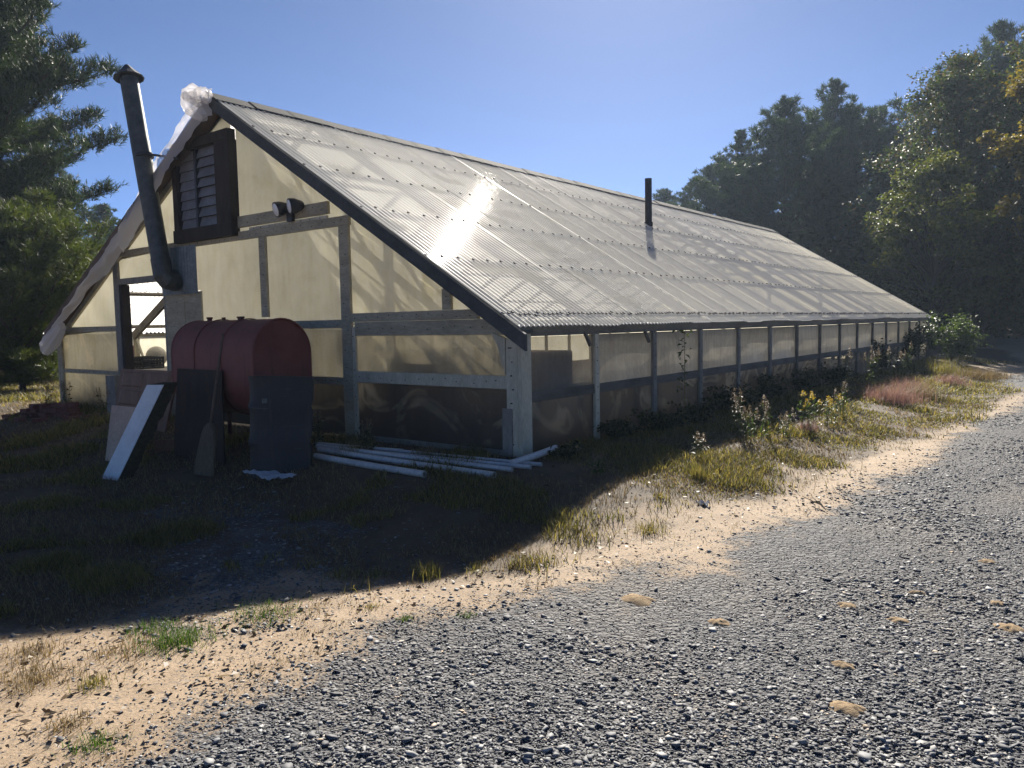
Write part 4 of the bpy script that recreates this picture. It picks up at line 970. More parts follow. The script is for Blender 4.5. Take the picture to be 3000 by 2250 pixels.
# crate and bundle seen through the doorway
q = oy(423, 1078, 6.25); CR = empty('crate', (q.x, 6.25, q.z), 'black plastic crate of small pots seen in the open doorway', 'crate')
b = MB(); L = .62; 
b.box((q.x-L/2, 6.07, q.z), (q.x+L/2, 6.43, q.z+.02))
for y in (6.07, 6.41):
    for zz in (.03, .09, .15): b.box((q.x-L/2, y, q.z+zz), (q.x+L/2, y+.02, q.z+zz+.035))
    for k in range(7): b.box((q.x-L/2+k*(L-.03)/6, y+.002, q.z+.02), (q.x-L/2+k*(L-.03)/6+.03, y+.018, q.z+.187))
for x in (q.x-L/2, q.x+L/2-.02):
    for zz in (.03, .09, .15): b.box((x, 6.092, q.z+zz), (x+.02, 6.408, q.z+zz+.035))
b.build('crate_body', M['blackp'], CR)
for k in range(6):
    x = q.x-.22+k*.09; b = MB(); b.tube([(x, 6.2+.08*(k % 2), q.z+.021), (x, 6.2+.08*(k % 2), q.z+.14)], [.028, .038], 10); b.build('pot', M['blackp'], CR)
b = MB(); b.box((q.x-.9, 6.0, q.z-.04), (q.x+1.15, 6.75, q.z-.002)); TB = b.build('table', M['inwood'], None, bevel=.003); tag(TB, 'rough wooden table just inside the doorway holding the black crate', 'table')
for x in (q.x-.85, q.x+1.1):
    for y in (6.05, 6.7): b = MB(); b.box((x-.03, y-.03, 0), (x+.03, y+.03, q.z-.041)); b.build('leg', M['inwood'], TB)
q2 = oy(462, 1046, 6.62); o = crumple('cloth_bundle', Vector((q2.x, 6.6, q.z+.17)), .24, .14, .17, M['sack'], None, 33, amp=.06); tag(o, 'rounded cream cloth bundle behind the black crate in the doorway', 'bundle')

# ------------------------------------------------------------------ plants
def leafquads(C, N, L, Wd, rng, fold=.25):
    """leaf shaped quads (two tris folded) at centres C with random facing around N."""
    n = len(C); t = rng.normal(size=(n, 3)); t /= np.linalg.norm(t, axis=1)[:, None]
    nn = N+rng.normal(0, .6, (n, 3)); nn /= np.linalg.norm(nn, axis=1)[:, None]
    t = t-(t*nn).sum(1)[:, None]*nn; t /= np.linalg.norm(t, axis=1)[:, None]; s = np.cross(nn, t)
    L = L[:, None]; Wd = Wd[:, None]
    V = np.stack([C-t*L*.5, C+s*Wd*.5+nn*Wd*fold, C+t*L*.5-nn*L*.12, C-s*Wd*.5+nn*Wd*fold], 1).reshape(-1, 3)
    return V, np.arange(n*4).reshape(-1, 4)
def needles(C, D, L, rng, k=9, w=.010):
    """tufts of k flat needles fanning around direction D at C."""
    n = len(C); C = np.repeat(C, k, 0); D = np.repeat(D, k, 0); L = np.repeat(L, k)[:, None]*rng.uniform(.7, 1.1, (n*k, 1))
    d = D+np.clip(rng.normal(0, .62, (n*k, 3)), -1.2, 1.2); d /= np.linalg.norm(d, axis=1)[:, None]
    s = np.cross(d, rng.normal(size=(n*k, 3))); s /= np.linalg.norm(s, axis=1)[:, None]; s = s*(w*.5)
    b_ = C+D*rng.uniform(-.10, .06, (n*k, 1))
    V = np.stack([b_-s, b_+s, b_+d*L+s*.35, b_+d*L-s*.35], 1).reshape(-1, 3)
    return V, np.arange(n*k*4).reshape(-1, 4)
def branch_pts(rng, p, d, L, n=6, up=.15, wob=.12):
    pts = [np.array(p)]; d = np.array(d, float)
    for i in range(n):
        d = d+rng.normal(0, wob, 3)+np.array([0, 0, up/n*2]); d /= np.linalg.norm(d); pts.append(pts[-1]+d*L/n)
    return pts
def make_pine(seed, Ht, spread, z0, dens=1.0, tuft=.24, w=.012, flat=.35, top_round=.5, k=8, limbs=9, gap=1.0, bare=.22, rbase=.018, clump=.45):
    rng = np.random.default_rng(seed); tr = MB(); C = []; D = []
    lean = rng.normal(0, .02, 2); tp = [(lean[0]*z*(z/Ht), lean[1]*z*(z/Ht), z) for z in np.linspace(-.2, Ht*.97, 10)]
    r0 = Ht*.017; tr.tube(tp, [r0*(1-.93*i/9)+.01 for i in range(10)], 9)
    z = z0
    while z < Ht*.985:
        f = (z-z0)/(Ht-z0); prof = min(1, .45+f*2.2)*min(1, 1.8*(1-f))**(.45+top_round); R0 = max(.25, spread*prof)
        nb = max(3, int(limbs*(.65+.35*(1-f)))); a0 = rng.uniform(0, 6.28)
        for b_i in range(nb):
            if rng.random() < .10: continue
            a = a0+2*math.pi*b_i/nb+rng.normal(0, .25); L = R0*rng.uniform(.55, 1.18)
            el = .05+.55*f+rng.normal(0, .10)
            d = np.array([math.cos(a)*math.cos(el), math.sin(a)*math.cos(el), math.sin(el)])
            pts = branch_pts(rng, (lean[0]*z*z/Ht, lean[1]*z*z/Ht, z), d, L, 6, up=.10+.3*f, wob=.09)
            rb = .012+rbase*L*.8; tr.tube(pts, [max(.006, rb*(1-i/6.3)) for i in range(7)], 5, cap=False)
            # side twigs carry the tufts
            nodes = max(2, int(L*1.5))
            for q in range(nodes+1):
                t = bare+(1-bare)*(q+rng.uniform(-.2, .2))/nodes; t = min(.999, max(.05, t)); i = min(5, int(t*6)); pt = pts[i]+(pts[i+1]-pts[i])*(t*6-i)
                rr_c = clump*rng.uniform(.6, 1.2)*(1.15-.35*t)*min(1.0, .45+L*.25)*min(1.0, .45+1.7*(1-f)); m = max(5, int(26*dens*(rr_c/.4)**1.6)); off = rng.normal(0, 1, (m, 3)); off /= np.linalg.norm(off, axis=1)[:, None]
                off = off*(rr_c*rng.uniform(.35, 1.0, (m, 1)))*[1, 1, .5]; off[:, 2] += rr_c*.25; sh = np.array([rng.normal(0, .25*rr_c), rng.normal(0, .25*rr_c), 0])
                dd = off/rr_c+np.array([0, 0, .75])+rng.normal(0, .2, (m, 3)); dd /= np.linalg.norm(dd, axis=1)[:, None]; C.extend(pt+off+sh); D.extend(dd)
            nt = int(L*2.0*dens)
            for q in range(nt):
                t = bare+(1-bare)*(q+rng.random())/nt; i = min(5, int(t*6)); pt = pts[i]+(pts[i+1]-pts[i])*(t*6-i)
                bd = pts[i+1]-pts[i]; bd /= np.linalg.norm(bd)
                sdv = np.cross(bd, [0, 0, 1]); sdv /= np.linalg.norm(sdv)+1e-6
                sg = 1 if rng.random() < .5 else -1; tw = bd*.7+sdv*sg*rng.uniform(.3, 1.0)+np.array([0, 0, rng.uniform(-.12, flat)]); tw /= np.linalg.norm(tw)
                tl = rng.uniform(.15, .55)*(1.1-.55*t)*L*.55+.10
                m = max(2, int(tl/(tuft*.55)))
                for e in range(m):
                    ee = (e+1)/m; c_ = pt+tw*tl*ee+rng.normal(0, .05, 3); dd = tw+np.array([0, 0, .35])+rng.normal(0, .25, 3); C.append(c_); D.append(dd/np.linalg.norm(dd))
            C.append(pts[-1]); dd = d+np.array([0, 0, .3]); D.append(dd/np.linalg.norm(dd))
        z += (Ht-z0)*rng.uniform(.05, .085)*gap*(1-.62*f)
    for e in range(6): C.append(np.array([lean[0]*Ht, lean[1]*Ht, Ht*(.985-.012*e)])+rng.normal(0, .05, 3)); D.append(np.array([0, 0, 1.]))
    C = np.array(C); D = np.array(D)
    V, F = needles(C, D, rng.uniform(tuft*.8, tuft*1.2, len(C)), rng, k=k, w=w)
    return tr, V, F
def make_broadleaf(seed, Ht, spread, z0, nleaf, leaf=.12, clumps=70, droop=.0, shape=None):
    rng = np.random.default_rng(seed); tr = MB(); tp = [np.array([0, 0, -.2])]
    d = np.array([0, 0, 1.])
    for i in range(6): d = d+rng.normal(0, .05, 3)*[1, 1, 0]; tp.append(tp[-1]+d/np.linalg.norm(d)*Ht*.8/6)
    r0 = Ht*.02; tr.tube(tp, [r0*(1-.8*i/6) for i in range(7)], 9)
    Cs = []; Ns = []; per = nleaf//clumps
    for c_ in range(clumps):
        f = rng.random()**.8; z = z0+(Ht-z0)*f; pr = math.sin(math.pi*(.10+.86*f))**.75 if shape is None else shape(f)
        a = rng.uniform(0, 6.283); rr = spread*pr*math.sqrt(rng.uniform(.12, 1.0)); ctr = np.array([math.cos(a)*rr, math.sin(a)*rr, z-droop*rr])
        i = min(5, max(1, int(f*4)+1)); st = tp[i]; mid = (st+ctr)/2+np.array([0, 0, .3])+rng.normal(0, .15, 3)
        tr.tube([st, mid, ctr], [.05*Ht/12+.01, .03, .008], 5, cap=False)
        cr = rng.uniform(.55, 1.25)*spread*.20; 
        # sub sprays so that a clump is ragged
        for s_ in range(5):
            o_ = rng.normal(0, 1, 3)*[1, 1, .6]; o_ = o_/np.linalg.norm(o_)*cr*rng.uniform(.4, 1.1); n_ = per//5
            e = np.clip(rng.normal(0, 1, (n_, 3)), -1.7, 1.7)*[.5, .5, .28]*cr*.75; e[:, 2] -= droop*np.hypot(e[:, 0], e[:, 1])*1.2
            Cs.append(ctr+o_+e); out = (ctr+o_-np.array([0, 0, z0+(Ht-z0)*.4])); out /= np.linalg.norm(out)
            Ns.append(np.tile(out*.5+np.array([0, 0, .6]), (n_, 1)))
    C = np.concatenate(Cs); N = np.concatenate(Ns)
    V, F = leafquads(C, N, rng.uniform(leaf*.7, leaf*1.3, len(C)), rng.uniform(leaf*.45, leaf*.8, len(C)), rng)
    return tr, V, F
def plant_tree(name, loc, build, mat, label, cat, group=None, rz=0, sc_=1):
    tr, V, F = build; e = empty(name, loc, label, cat, group, rz); e.scale = (sc_,)*3
    tr.build('trunk', M['bark'], e, smooth=True, world=False); np_mesh('crown', V, F, M[mat], e, world=False); return e
def again(src, loc, label, rz, s, group=None):
    c = copy_tree(src); c.location = loc; c.rotation_euler = (0, 0, rz); c.scale = s if isinstance(s, tuple) else (s,)*3; c['label'] = label
    if group: c['group'] = group
    return c
GRP = 'pines behind the greenhouse'
# near pine at the left
loc = dp(-40, 20); plant_tree('pine_tree', loc, make_pine(3, 14.5, 4.1, 1.2, 2.3, .15, .016, .7, .30, 11, 10, .85, .22, .030, .56), 'pine', 'large dark pine at the left edge with spreading crooked limbs', 'pine tree', None, .6)
loc = dp(-260, 24); a = plant_tree('pine_tree', loc, make_pine(8, 12.5, 4.6, .6, 1.2, .2, .02, .5, .35, 9, 9, .95, .3, .02, .55), 'pine', 'dark pine mostly cut off by the left picture edge behind the largest pine', 'pine tree', None, .2)
# spires of white pine
pa = plant_tree('pine_tree', dp(2425, 48), make_pine(21, hz(2425, 250, 48), 4.8, 1.5, .95, .26, .032, .6, .42, 9, 8, 1.2, .30, .016, .52), 'pinefar', 'tallest white pine of the group behind the far end of the roof', 'pine tree', GRP)
pb = plant_tree('pine_tree', dp(2300, 45), make_pine(34, hz(2300, 308, 45), 5.0, 1.2, .95, .26, .032, .6, .44, 9, 8, 1.2, .30, .016, .52), 'pinefar', 'second tallest white pine, just left of the tallest pine behind the roof', 'pine tree', GRP)
def hs(u, v, D, src_h): return hz(u, v, D)/src_h
ha_, hb_ = hz(2425, 250, 48), hz(2300, 308, 45)
again(pb, dp(2552, 50), 'round topped white pine just right of the tallest pine behind the roof', 1.9, hs(2552, 330, 50, hb_))
again(pa, dp(2185, 47), 'shorter white pine with a stepped left edge left of the two tallest pines', 2.6, hs(2185, 395, 47, ha_))
again(pb, dp(2078, 52), 'small pine rising over the ridge right of the black flue pipe', .8, hs(2078, 495, 52, hb_))
again(pa, dp(2020, 57), 'lower of the two small pines right of the flue pipe', 4.0, hs(2020, 545, 57, ha_))
again(pb, dp(1945, 60), 'tiny distant pine top showing over the ridge nearest the flue pipe', 3.1, hs(1945, 560, 60, hb_))
again(pa, dp(2925, 46), 'tall pine whose dark tip stands above the autumn trees at right', 1.2, hs(2925, 85, 46, ha_))
again(pb, dp(2800, 47), 'dark pine top just left of the tall dark tip above the autumn trees', 5.0, hs(2800, 190, 47, hb_))
again(pa, dp(2680, 52), 'dark pine mostly hidden behind the reddish broad tree', 3.3, hs(2680, 420, 52, ha_))
again(pb, dp(320, 42), 'small far pine top behind the left roof edge', 2.0, hs(320, 605, 42, hb_))
again(pa, dp(150, 38), 'shaded pine behind the large pine near the left lawn', 5.2, hs(150, 420, 38, ha_))
# broadleaf trees
plant_tree('oak_tree', dp(2840, 36), make_broadleaf(41, hz(2840, 215, 36), 4.9, .8, 46000, .16, 110), 'oak', 'broad tree turning reddish brown at its top, right of the pines', 'tree')
plant_tree('oak_tree', dp(3120, 33), make_broadleaf(45, hz(3120, 100, 33), 4.6, .8, 36000, .15, 90), 'oak', 'tall green brown tree partly cut off by the right picture edge', 'tree')
plant_tree('maple_tree', dp(3080, 27), make_broadleaf(52, hz(3080, 150, 27), 2.2, 4.3, 14000, .14, 50), 'gold', 'golden leaved tree at the upper right corner of the view', 'tree')
plant_tree('locust_tree', dp(2720, 30), make_broadleaf(57, hz(2720, 470, 30), 2.6, 1.6, 20000, .13, 75, .25), 'locust', 'yellow green tree with drooping sprays in front of the reddish tree', 'tree')
plant_tree('locust_tree', dp(2880, 31), make_broadleaf(59, hz(2880, 560, 31), 2.6, 1.0, 16000, .13, 60, .2), 'oak', 'low dark green tree below the drooping yellow green sprays', 'tree')
M['pinelit'] = m_leaf('sunlit tint pine needles', [(.035, .052, .015), (.055, .075, .02), (.085, .095, .028)], .38, .5)  # lighter yellow-green needles: sunlight on the low boughs painted into the leaf colour
yp_ = plant_tree('pine_tree', dp(70, 17), make_pine(63, hz(70, 640, 17), 2.3, .2, 1.6, .15, .014, .5, .25, 10, 10, 1.0, .25, .015, .36), 'pinelit', 'low light green young pine below the large pine at the left', 'pine tree')
again(yp_, dp(215, 22), 'second young pine, closer to the greenhouse left roof edge', 2.1, .95)
again(yp_, dp(-60, 20), 'young pine at the left picture edge beside the light green young pine', 4.1, 1.1)
# far wood: one dark mass behind everything
def wood():
    rng = np.random.default_rng(77); Cs = []; Ns = []
    for u in np.arange(-500, 700, 26):
        for q in range(5):
            D = rng.uniform(42, 62); p = dp(u+rng.normal(0, 20), D); h = rng.uniform(2.5, 8)
            n = 170; c_ = np.array([p.x, p.y, h*.5])+np.clip(rng.normal(0, 1, (n, 3)), -1.8, 1.8)*[1.5, 1.5, h*.28]; Cs.append(c_)
    for u in np.arange(1980, 3500, 24):
        for q in range(6):
            D = rng.uniform(44, 66); p = dp(u+rng.normal(0, 20), D); h = rng.uniform(3, 10)*(1 if u > 2250 else .5)
            n = 190; c_ = np.array([p.x, p.y, h*.5])+np.clip(rng.normal(0, 1, (n, 3)), -1.8, 1.8)*[1.5, 1.5, h*.28]; Cs.append(c_)
    C = np.concatenate(Cs); C = C[C[:, 2] > .02]
    return leafquads(C, np.tile([0, 0, 1.], (len(C), 1)), rng.uniform(.3, .6, len(C)), rng.uniform(.18, .35, len(C)), rng)
tag(np_mesh('woods', *wood(), M['darkbush']), kind='stuff')
# shrubs
def make_shrub(seed, h, r, n, leaf):
    rng = np.random.default_rng(seed); st = MB(); Cs = []; Ns = []
    for k in range(14):
        a = rng.uniform(0, 6.28); o_ = np.array([math.cos(a), math.sin(a), 0])*r*rng.uniform(.2, 1); tip = o_+np.array([0, 0, h*rng.uniform(.45, 1)])
        st.tube([(0, 0, -.05), tuple(o_*.4+np.array([0, 0, tip[2]*.5])), tuple(tip)], [.014, .010, .004], 5, cap=False)
        for s_ in range(4):
            t = rng.uniform(.35, 1.05); c_ = np.array([0, 0, 0])+o_*t**1.3+np.array([0, 0, tip[2]*t]); m = n//56
            Cs.append(c_+rng.normal(0, 1, (m, 3))*[r*.17, r*.17, h*.07]); Ns.append(np.tile([0, 0, 1.], (m, 1)))
    C = np.concatenate(Cs); C[:, 2] = np.maximum(C[:, 2], .03); V, F = leafquads(C, np.concatenate(Ns), rng.uniform(leaf*.7, leaf*1.3, len(C)), rng.uniform(leaf*.5, leaf*.8, len(C)), rng)
    return st, V, F
def shrub(loc, mk, mat, label, name='shrub', cat='shrub', group=None):
    st, V, F = mk; e = empty(name, loc, label, cat, group); st.build('stems', M['stem'], e, world=False); np_mesh('foliage', V, F, M[mat], e, world=False); return e
q = gp(2800, 1072); shrub(dp(2790, 21.5), make_shrub(5, 1.25, .85, 2600, .085), 'bush', 'sunlit leafy green shrub beyond the far corner of the greenhouse')
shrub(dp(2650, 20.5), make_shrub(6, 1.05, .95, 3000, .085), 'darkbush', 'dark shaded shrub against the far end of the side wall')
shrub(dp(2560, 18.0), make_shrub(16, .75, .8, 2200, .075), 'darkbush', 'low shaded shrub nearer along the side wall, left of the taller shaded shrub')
shrub(dp(2700, 24.0), make_shrub(17, 1.3, .8, 2000, .085), 'bush', 'pale leaved shrub at the last wall bay behind the dark shrub')
for (u, D, h, r, sd_, lab) in ((30, 40, 1.9, 1.6, 71, 'low pale scrub bush at the edge of the left lawn under the large pine'), (140, 38, 1.3, 1.2, 72, 'small scrub bush on the left lawn nearest the plastic covered corner'), (-90, 36, 2.2, 2.0, 73, 'scrub bush at the far left picture edge below the pine')):
    shrub(dp(u, D), make_shrub(sd_, h, r, 3400, .10), 'bush', lab)
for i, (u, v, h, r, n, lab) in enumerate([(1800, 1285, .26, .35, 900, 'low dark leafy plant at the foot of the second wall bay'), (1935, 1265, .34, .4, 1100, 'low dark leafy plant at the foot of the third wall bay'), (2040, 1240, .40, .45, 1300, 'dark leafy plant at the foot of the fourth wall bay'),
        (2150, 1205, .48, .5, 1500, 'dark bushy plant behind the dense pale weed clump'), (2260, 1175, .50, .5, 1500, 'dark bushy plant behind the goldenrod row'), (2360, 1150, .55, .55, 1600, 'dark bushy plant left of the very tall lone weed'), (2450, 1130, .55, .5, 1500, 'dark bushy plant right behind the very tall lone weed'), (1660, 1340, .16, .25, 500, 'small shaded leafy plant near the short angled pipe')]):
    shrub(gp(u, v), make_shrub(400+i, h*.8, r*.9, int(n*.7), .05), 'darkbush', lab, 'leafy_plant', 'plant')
# tall weeds
def make_weed(seed, h, n=3, head='seed', leafy=16, hs_=.10):
    rng = np.random.default_rng(seed); st = MB(); C = []; Lf = []
    for k in range(n):
        a = rng.uniform(0, 6.28); off = np.array([math.cos(a), math.sin(a), 0])*rng.uniform(0, .06); hh_ = h*rng.uniform(.7, 1); lean = rng.normal(0, .10, 2)
        pts = [off+np.array([lean[0]*t*t*hh_, lean[1]*t*t*hh_, hh_*t]) for t in np.linspace(0, 1, 5)]; st.tube(pts, [.005, .0045, .004, .003, .002], 5, cap=False)
        for q in range(leafy):
            t = rng.uniform(.1, .9); i = min(3, int(t*4)); Lf.append(pts[i]+(pts[i+1]-pts[i])*(t*4-i)+rng.normal(0, .022, 3))
        m = 60; tt = rng.uniform(0, 1, m); C.append(pts[-1]+np.stack([rng.normal(0, .022, m)*(1.2-tt), rng.normal(0, .022, m)*(1.2-tt), -hs_+tt*hs_*1.5], 1))
    Lf = np.array(Lf); lv = leafquads(Lf, np.tile([0, 0, 1.], (len(Lf), 1)), rng.uniform(.05, .10, len(Lf)), rng.uniform(.010, .022, len(Lf)), rng)
    C = np.concatenate(C); hd = leafquads(C, np.tile([0, 0, 1.], (len(C), 1)), rng.uniform(.012, .026, len(C)), rng.uniform(.008, .014, len(C)), rng)
    return st, lv, hd
def weed(loc, mk, leafmat, headmat, label, name='tall_weed', cat='weed', group=None):
    st, lv, hd = mk; e = empty(name, loc, label, cat, group); st.build('stem', M['stem'], e, world=False)
    np_mesh('leaves', *lv, M[leafmat], e, world=False); np_mesh('seed_head' if headmat == 'seed' else 'flower_head', *hd, M[headmat], e, world=False); return e
for i, (u, v, h, n, lab) in enumerate([
    (2165, 1275, .50, 4, 'dense pale stalked weed clump left of the yellow flowers'), (2190, 1290, .40, 3, 'short seed headed weed just right of the dense pale clump'),
    (2248, 1280, .46, 2, 'tall single pale seed spike left of the yellow goldenrod'), (2280, 1285, .34, 2, 'low seed spike between the tall spike and the goldenrod'),
    (2222, 1290, .36, 2, 'thin weed between the dense clump and the tall seed spike'), (2465, 1225, .50, 3, 'weed with pale fluffy heads right of the goldenrod'),
    (2478, 1190, .85, 1, 'very tall lone weed with a branched top before the shaded wall'), (2545, 1150, .68, 2, 'leafy green upright weed left of the pink grass'),
    (2560, 1130, .80, 4, 'brownish bushy weed behind the leafy upright weed'), (2605, 1120, .75, 3, 'feathery weed in front of the dark shaded shrub'),
    (2640, 1110, .70, 3, 'grey feathery weed right of the brownish bushy weed'), (2665, 1105, .95, 1, 'tall thin spike standing against the dark shaded shrub'),
    (2045, 1345, .26, 2, 'small pale weed in the shade below the sapling'), (2310, 1275, .30, 2, 'short weed at the left foot of the goldenrod'), (1745, 1390, .16, 3, 'small clover like weed beside the short angled pipe')]):
    weed(gp(u, v), make_weed(200+i, h, n, leafy=18), 'bush' if i % 3 else 'darkbush', 'seed', lab)
for i, (u, v, h, lab) in enumerate([(2342, 1255, .46, 'leftmost yellow goldenrod stem in the row before the shaded wall'), (2370, 1262, .38, 'lowest yellow goldenrod, second from the left of the row'),
                                    (2382, 1248, .44, 'small headed goldenrod in the middle of the yellow row'), (2425, 1250, .42, 'broad headed yellow goldenrod right of the middle'), (2440, 1245, .40, 'rightmost yellow goldenrod stem of the row')]):
    weed(gp(u, v), make_weed(260+i, h, 2, hs_=.05, leafy=26), 'bush', 'yellow', lab, 'goldenrod', 'flower', 'goldenrods beside the greenhouse')
# sapling before the side wall
q = Vector((XR+.22, ox(2003, 1080, XR+.22).y, 0)); rng = np.random.default_rng(4); st = MB(); z1 = ox(2005, 970, XR+.22).z
st.tube([(0, 0, 0), (.01, .01, .5), (0, .02, z1)], [.006, .005, .003], 6); Lc = np.array([[rng.normal(0, .05), rng.normal(0, .05), z] for z in np.concatenate([np.linspace(.35, z1, 34), np.full(10, z1)])])
e = empty('sapling', q, 'slender green sapling standing in front of the third side wall bay', 'sapling'); st.build('stem', M['stem'], e, world=False)
np_mesh('leaves', *leafquads(Lc, np.tile([0, 0, 1.], (len(Lc), 1)), rng.uniform(.05, .09, len(Lc)), rng.uniform(.025, .04, len(Lc)), rng), M['bush'], e, world=False)
# grass tufts, each a clump of blades
def tuft_obj(loc, n, h, r, mat, label, name='grass_tuft', cat='grass tuft', group=None, w=.004):
    xy = RNG.normal(0, r*.5, (n, 2)); V, F = blades(xy, RNG.uniform(h*.5, h*1.1, n), np.full(n, w), RNG.uniform(.2, .95, n), seg=3, z=np.full(n, -.005))
    loc = Vector(loc); loc.z = gh(loc.x, loc.y); o = np_mesh(name, V, F, M[mat], None); o.location = loc; return tag(o, label, cat, group)
TG = 'grass tufts on the bare sand'
for (u, v, n, h, r, mat, lab) in [
    (770, 1795, 420, .045, .20, 'greentuft', 'wide bright green grass patch at the middle of the bare sand'), (520, 1880, 520, .075, .16, 'greentuft', 'thick dark green tuft, biggest on the left sand'),
    (430, 1845, 220, .05, .14, 'greentuft', 'small green tuft just above the thick dark one'), (380, 1905, 260, .05, .16, 'drygrass', 'dull dry tuft left of the thick dark green tuft'),
    (270, 2010, 140, .06, .07, 'grass', 'small green tuft among dry grass at the left edge'), (105, 1910, 260, .06, .14, 'drygrass', 'straw coloured clump of dry grass at the left'),
    (100, 1990, 320, .07, .16, 'drygrass', 'larger straw coloured clump nearer at the left edge'), (200, 2125, 160, .05, .09, 'drygrass', 'dead brown tuft among the tyre tracks at lower left'),
    (290, 2180, 160, .05, .09, 'greentuft', 'green tuft nearest the gravel at the lower left'), (1255, 1690, 165, .11, .07, 'grass', 'tall yellow green tuft on the shadow line'),
    (1000, 1690, 110, .08, .10, 'grass', 'spiky tuft on the shadow line left of the tallest one'), (1100, 1690, 88, .07, .09, 'grass', 'low spiky tuft between two larger ones on the shadow line'),
    (1385, 1675, 60, .07, .08, 'grass', 'thin spiky tuft on the shadow line right of the tallest'), (1190, 1815, 110, .03, .05, 'greentuft', 'tiny green tuft right of the wide bright patch'),
    (1090, 1780, 90, .03, .05, 'grass', 'tiny flat tuft between the bright patch and the shadow'), (1370, 1805, 90, .025, .05, 'greentuft', 'tiny flat tuft nearest the gravel in the middle'),
    (2045, 1400, 260, .16, .10, 'grass', 'tall green tuft half in the shadow near the sand bend'), (1900, 1555, 220, .08, .12, 'grass', 'yellowish tuft on the sand below the sunlit grass strip'),
    (1990, 1290, 200, .20, .09, 'drygrass', 'long leaved pale tuft in the building shade'), (640, 1320, 300, .16, .25, 'grass', 'dark tuft at the feet of the red tank'),
    (320, 1280, 320, .15, .22, 'grass', 'dark grassy clump before the brick heap'), (1040, 1330, 260, .18, .16, 'grass', 'shaded tuft growing through the white pipes'), (1250, 1340, 220, .16, .16, 'drygrass', 'dry shaded tuft behind the white pipes')]:
    tuft_obj(gp(u, v), n, h, r, mat, lab, group=TG if v > 1650 else None)
PG_ = 'pink flowering grass clumps'
for (u, v, n, h, r, lab) in [(2610, 1178, 1500, .34, .42, 'largest clump of pink flowering grass on the sunlit bank'), (2660, 1150, 700, .34, .3, 'pink grass clump just behind the largest one'), (2780, 1130, 800, .30, .3, 'pink grass clump farther along below the green shrub'), (2365, 1265, 220, .2, .12, 'small pink grass tuft under the goldenrod')]:
    tuft_obj(gp(u, v), n, h, r, 'pink', lab, 'pink_grass', 'grass clump', PG_, w=.0045)
for (u, v, n, h, r, lab) in [(2690, 1165, 700, .30, .35, 'tan dry grass clump between the pink clumps'), (2850, 1110, 900, .34, .5, 'tan dry grass clump below the sunlit shrub at the road bend'), (2760, 1100, 700, .42, .4, 'olive tall grass clump in front of the shaded shrub'), (2905, 1108, 500, .25, .4, 'low dry clump at the road bend')]:
    tuft_obj(gp(u, v), n, h, r, 'drygrass' if 'tan' in lab or 'dry' in lab else 'grass', lab, 'tall_grass', 'grass clump', w=.006)
# dead stalks against the left gable panels
for i, (u, v, h, lab) in enumerate([(200, 1205, .55, 'bare dead stalks against the left lower gable panel'), (145, 1195, .40, 'dead curled weeds at the left corner of the gable'), (310, 1230, .42, 'dark dead weed beside the grey wooden box'), (930, 1310, .40, 'leafy dark weed growing beside the back of the pipes'), (1080, 1325, .34, 'leafy weed rising between the white pipes')]):
    weed(gp(u, v), make_weed(300+i, h, 4, leafy=10 if i < 3 else 30), 'darkbush', 'seed', lab)
# ant mounds on the gravel, twig and leaf on the sand
for (u, v, r, lab) in [(2482, 2075, .115, 'largest orange sand mound, lowest on the gravel'), (2472, 1950, .085, 'orange sand mound above the largest one'), (2108, 1825, .10, 'orange sand mound on the gravel left of the others'), (1868, 1756, .15, 'wide flat orange mound on the edge of the sand'),
                       (2480, 1775, .09, 'orange mound in the upper middle of the gravel'), (2632, 1820, .09, 'orange mound right of the upper middle one'), (2690, 1738, .075, 'small mound far up the gravel'), (2965, 1842, .11, 'orange mound at the right picture edge'), (2925, 1768, .07, 'small pale mound above the right edge mound'), (2895, 1645, .08, 'farthest small mound up the road')]:
    q = gp(u, v); nr, na = 8, 40; V = [(0, 0, r*.11)]; sd_ = random.uniform(0, 99)
    for i in range(1, nr+1):
        for k in range(na):
            an = 2*math.pi*k/na; d_ = i/nr; lob = 1+.9*(fbm(np.array([math.cos(an)*1.4+sd_]), np.array([math.sin(an)*1.4+sd_]), 3, 3)[0]-.5); x_ = math.cos(an)*r*.66*d_*lob; y_ = math.sin(an)*r*.56*d_*lob
            V.append((x_, y_, r*.11*(1-d_**1.6)+(fbm(np.array([x_*60+sd_]), np.array([y_*60]), 5, 3)[0]-.5)*.012-.012*d_**3))
    mb = MB(); mb.add(V, [(0, 1+k, 1+(k+1) % na) for k in range(na)]+[(1+(i-1)*na+k, 1+i*na+k, 1+i*na+(k+1) % na, 1+(i-1)*na+(k+1) % na) for i in range(1, nr) for k in range(na)])
    o = mb.build('ant_mound', M['mound'], None, smooth=True); o.location = (q.x, q.y, q.z+.004); tag(o, lab, 'sand mound', 'orange sand mounds on the gravel')
a = gp(2375, 1478); c_ = gp(2420, 1500); b = MB(); b.tube([a+Vector((0, 0, .02)), a.lerp(c_, .5)+Vector((0, .02, .05)), c_+Vector((0, 0, .015))], [.006, .006, .003], 6)
for k in range(5): s_ = a.lerp(c_, .2+.15*k)+Vector((0, 0, .035)); b.tube([s_, s_+Vector((random.uniform(-.12, .12), random.uniform(-.1, .1), random.uniform(-.01, .05)))], [.004, .002], 5)
tag(b.build('twig', M['bark'], None), 'dark forked twig lying on the sand near the gravel edge', 'twig')
q = gp(2060, 1480); b = MB(); n = 6; V = [(q.x+(i/n-.5)*.10, q.y+(j/n-.5)*.06, gh(q.x, q.y)+.012+.02*math.sin(i*1.9+j)+.012*(j % 2)) for i in range(n+1) for j in range(n+1)]
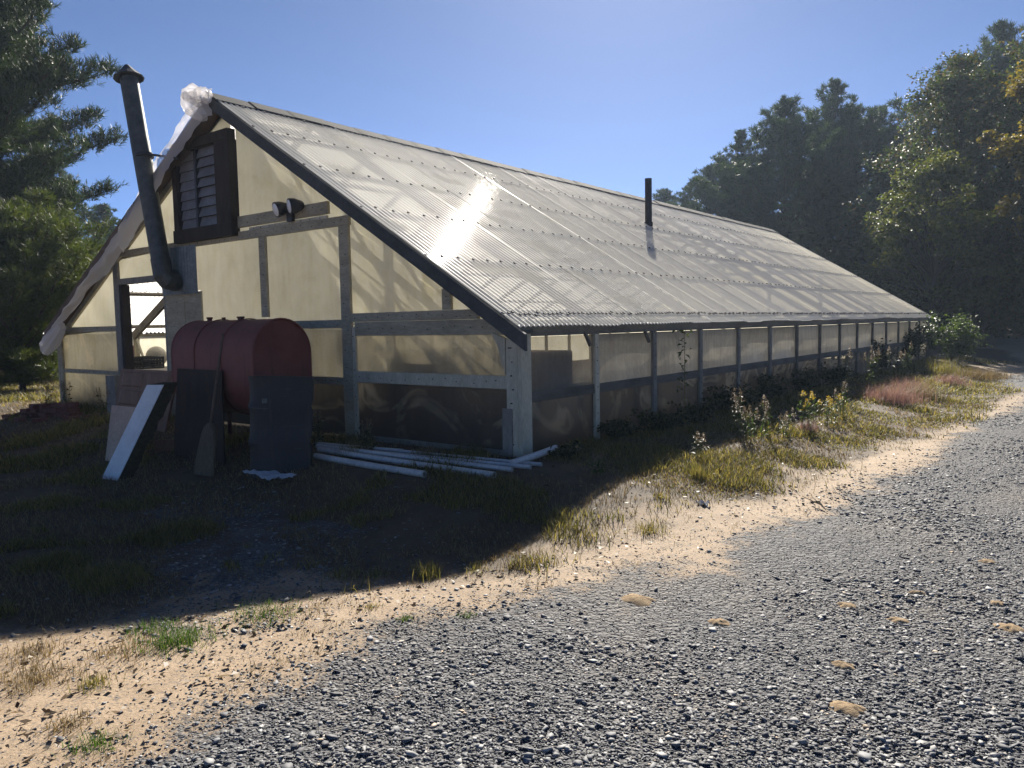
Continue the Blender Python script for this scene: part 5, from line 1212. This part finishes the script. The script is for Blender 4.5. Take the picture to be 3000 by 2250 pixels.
b.add(V, [(i*(n+1)+j, i*(n+1)+j+1, (i+1)*(n+1)+j+1, (i+1)*(n+1)+j) for i in range(n) for j in range(n)]); tag(b.build('paper_scrap', M['litter'], None), 'small pale paper scrap on the sand beside the grass strip', 'paper scrap')

# ------------------------------------------------------------------ air
hzm = bpy.data.materials.new('haze air'); hzm.use_nodes = True; hzm.node_tree.nodes.clear()
_o = hzm.node_tree.nodes.new('ShaderNodeOutputMaterial'); _v = hzm.node_tree.nodes.new('ShaderNodeVolumePrincipled')
_v.inputs['Color'].default_value = (.62, .78, 1, 1); _v.inputs['Density'].default_value = .00070; _v.inputs['Anisotropy'].default_value = .3
hzm.node_tree.links.new(_v.outputs[0], _o.inputs['Volume'])
b = MB(); b.box((-70, -12, -1.6), (70, 85, 24)); tag(b.build('haze', hzm, None), kind='stuff')
# ------------------------------------------------------------------ sky, sun, camera
wd = bpy.data.worlds.new('World'); sc.world = wd; wd.use_nodes = True; nt = wd.node_tree; nt.nodes.clear()
sky = nt.nodes.new('ShaderNodeTexSky'); sky.sky_type = 'NISHITA'; sky.sun_disc = False
SD = Vector(W(1850, -542)).normalized(); ELEV = math.asin(SD.z); AZ = math.atan2(SD.x, SD.y)
sky.sun_elevation = ELEV; sky.sun_rotation = AZ; sky.altitude = 50; sky.air_density = .35; sky.dust_density = .12; sky.ozone_density = 5.5
bg = nt.nodes.new('ShaderNodeBackground'); bg.inputs[1].default_value = .058; wo = nt.nodes.new('ShaderNodeOutputWorld')
nt.links.new(sky.outputs[0], bg.inputs[0]); nt.links.new(bg.outputs[0], wo.inputs[0])
sl = bpy.data.lights.new('sun', 'SUN'); sl.energy = 5.0; sl.angle = rad(.53); sl.color = (1, .93, .82); so = bpy.data.objects.new('sun', sl); COL.objects.link(so)
so.rotation_euler = (-SD).to_track_quat('-Z', 'Y').to_euler(); so.location = SD*60
cam = bpy.data.cameras.new('camera'); cam.sensor_width = 36; cam.lens = FPX/3000*36; cam.clip_start = .05; cam.clip_end = 3000
co_ = bpy.data.objects.new('camera', cam); COL.objects.link(co_)
m4 = Matrix.Identity(4)
for i in range(3):
    for j in range(3): m4[i][j] = float(RW[i, j])
m4.translation = Vector(EYE); co_.matrix_world = m4; sc.camera = co_
sc.view_settings.view_transform = 'Standard'; sc.view_settings.look = 'None'; sc.view_settings.exposure = 1.36; sc.view_settings.gamma = 1
sc.cycles.use_denoising = True; sc.cycles.max_bounces = 10; sc.cycles.diffuse_bounces = 4; sc.cycles.transparent_max_bounces = 16; sc.cycles.transmission_bounces = 6
sc.cycles.sample_clamp_indirect = 6; sc.cycles.caustics_reflective = False; sc.cycles.caustics_refractive = False
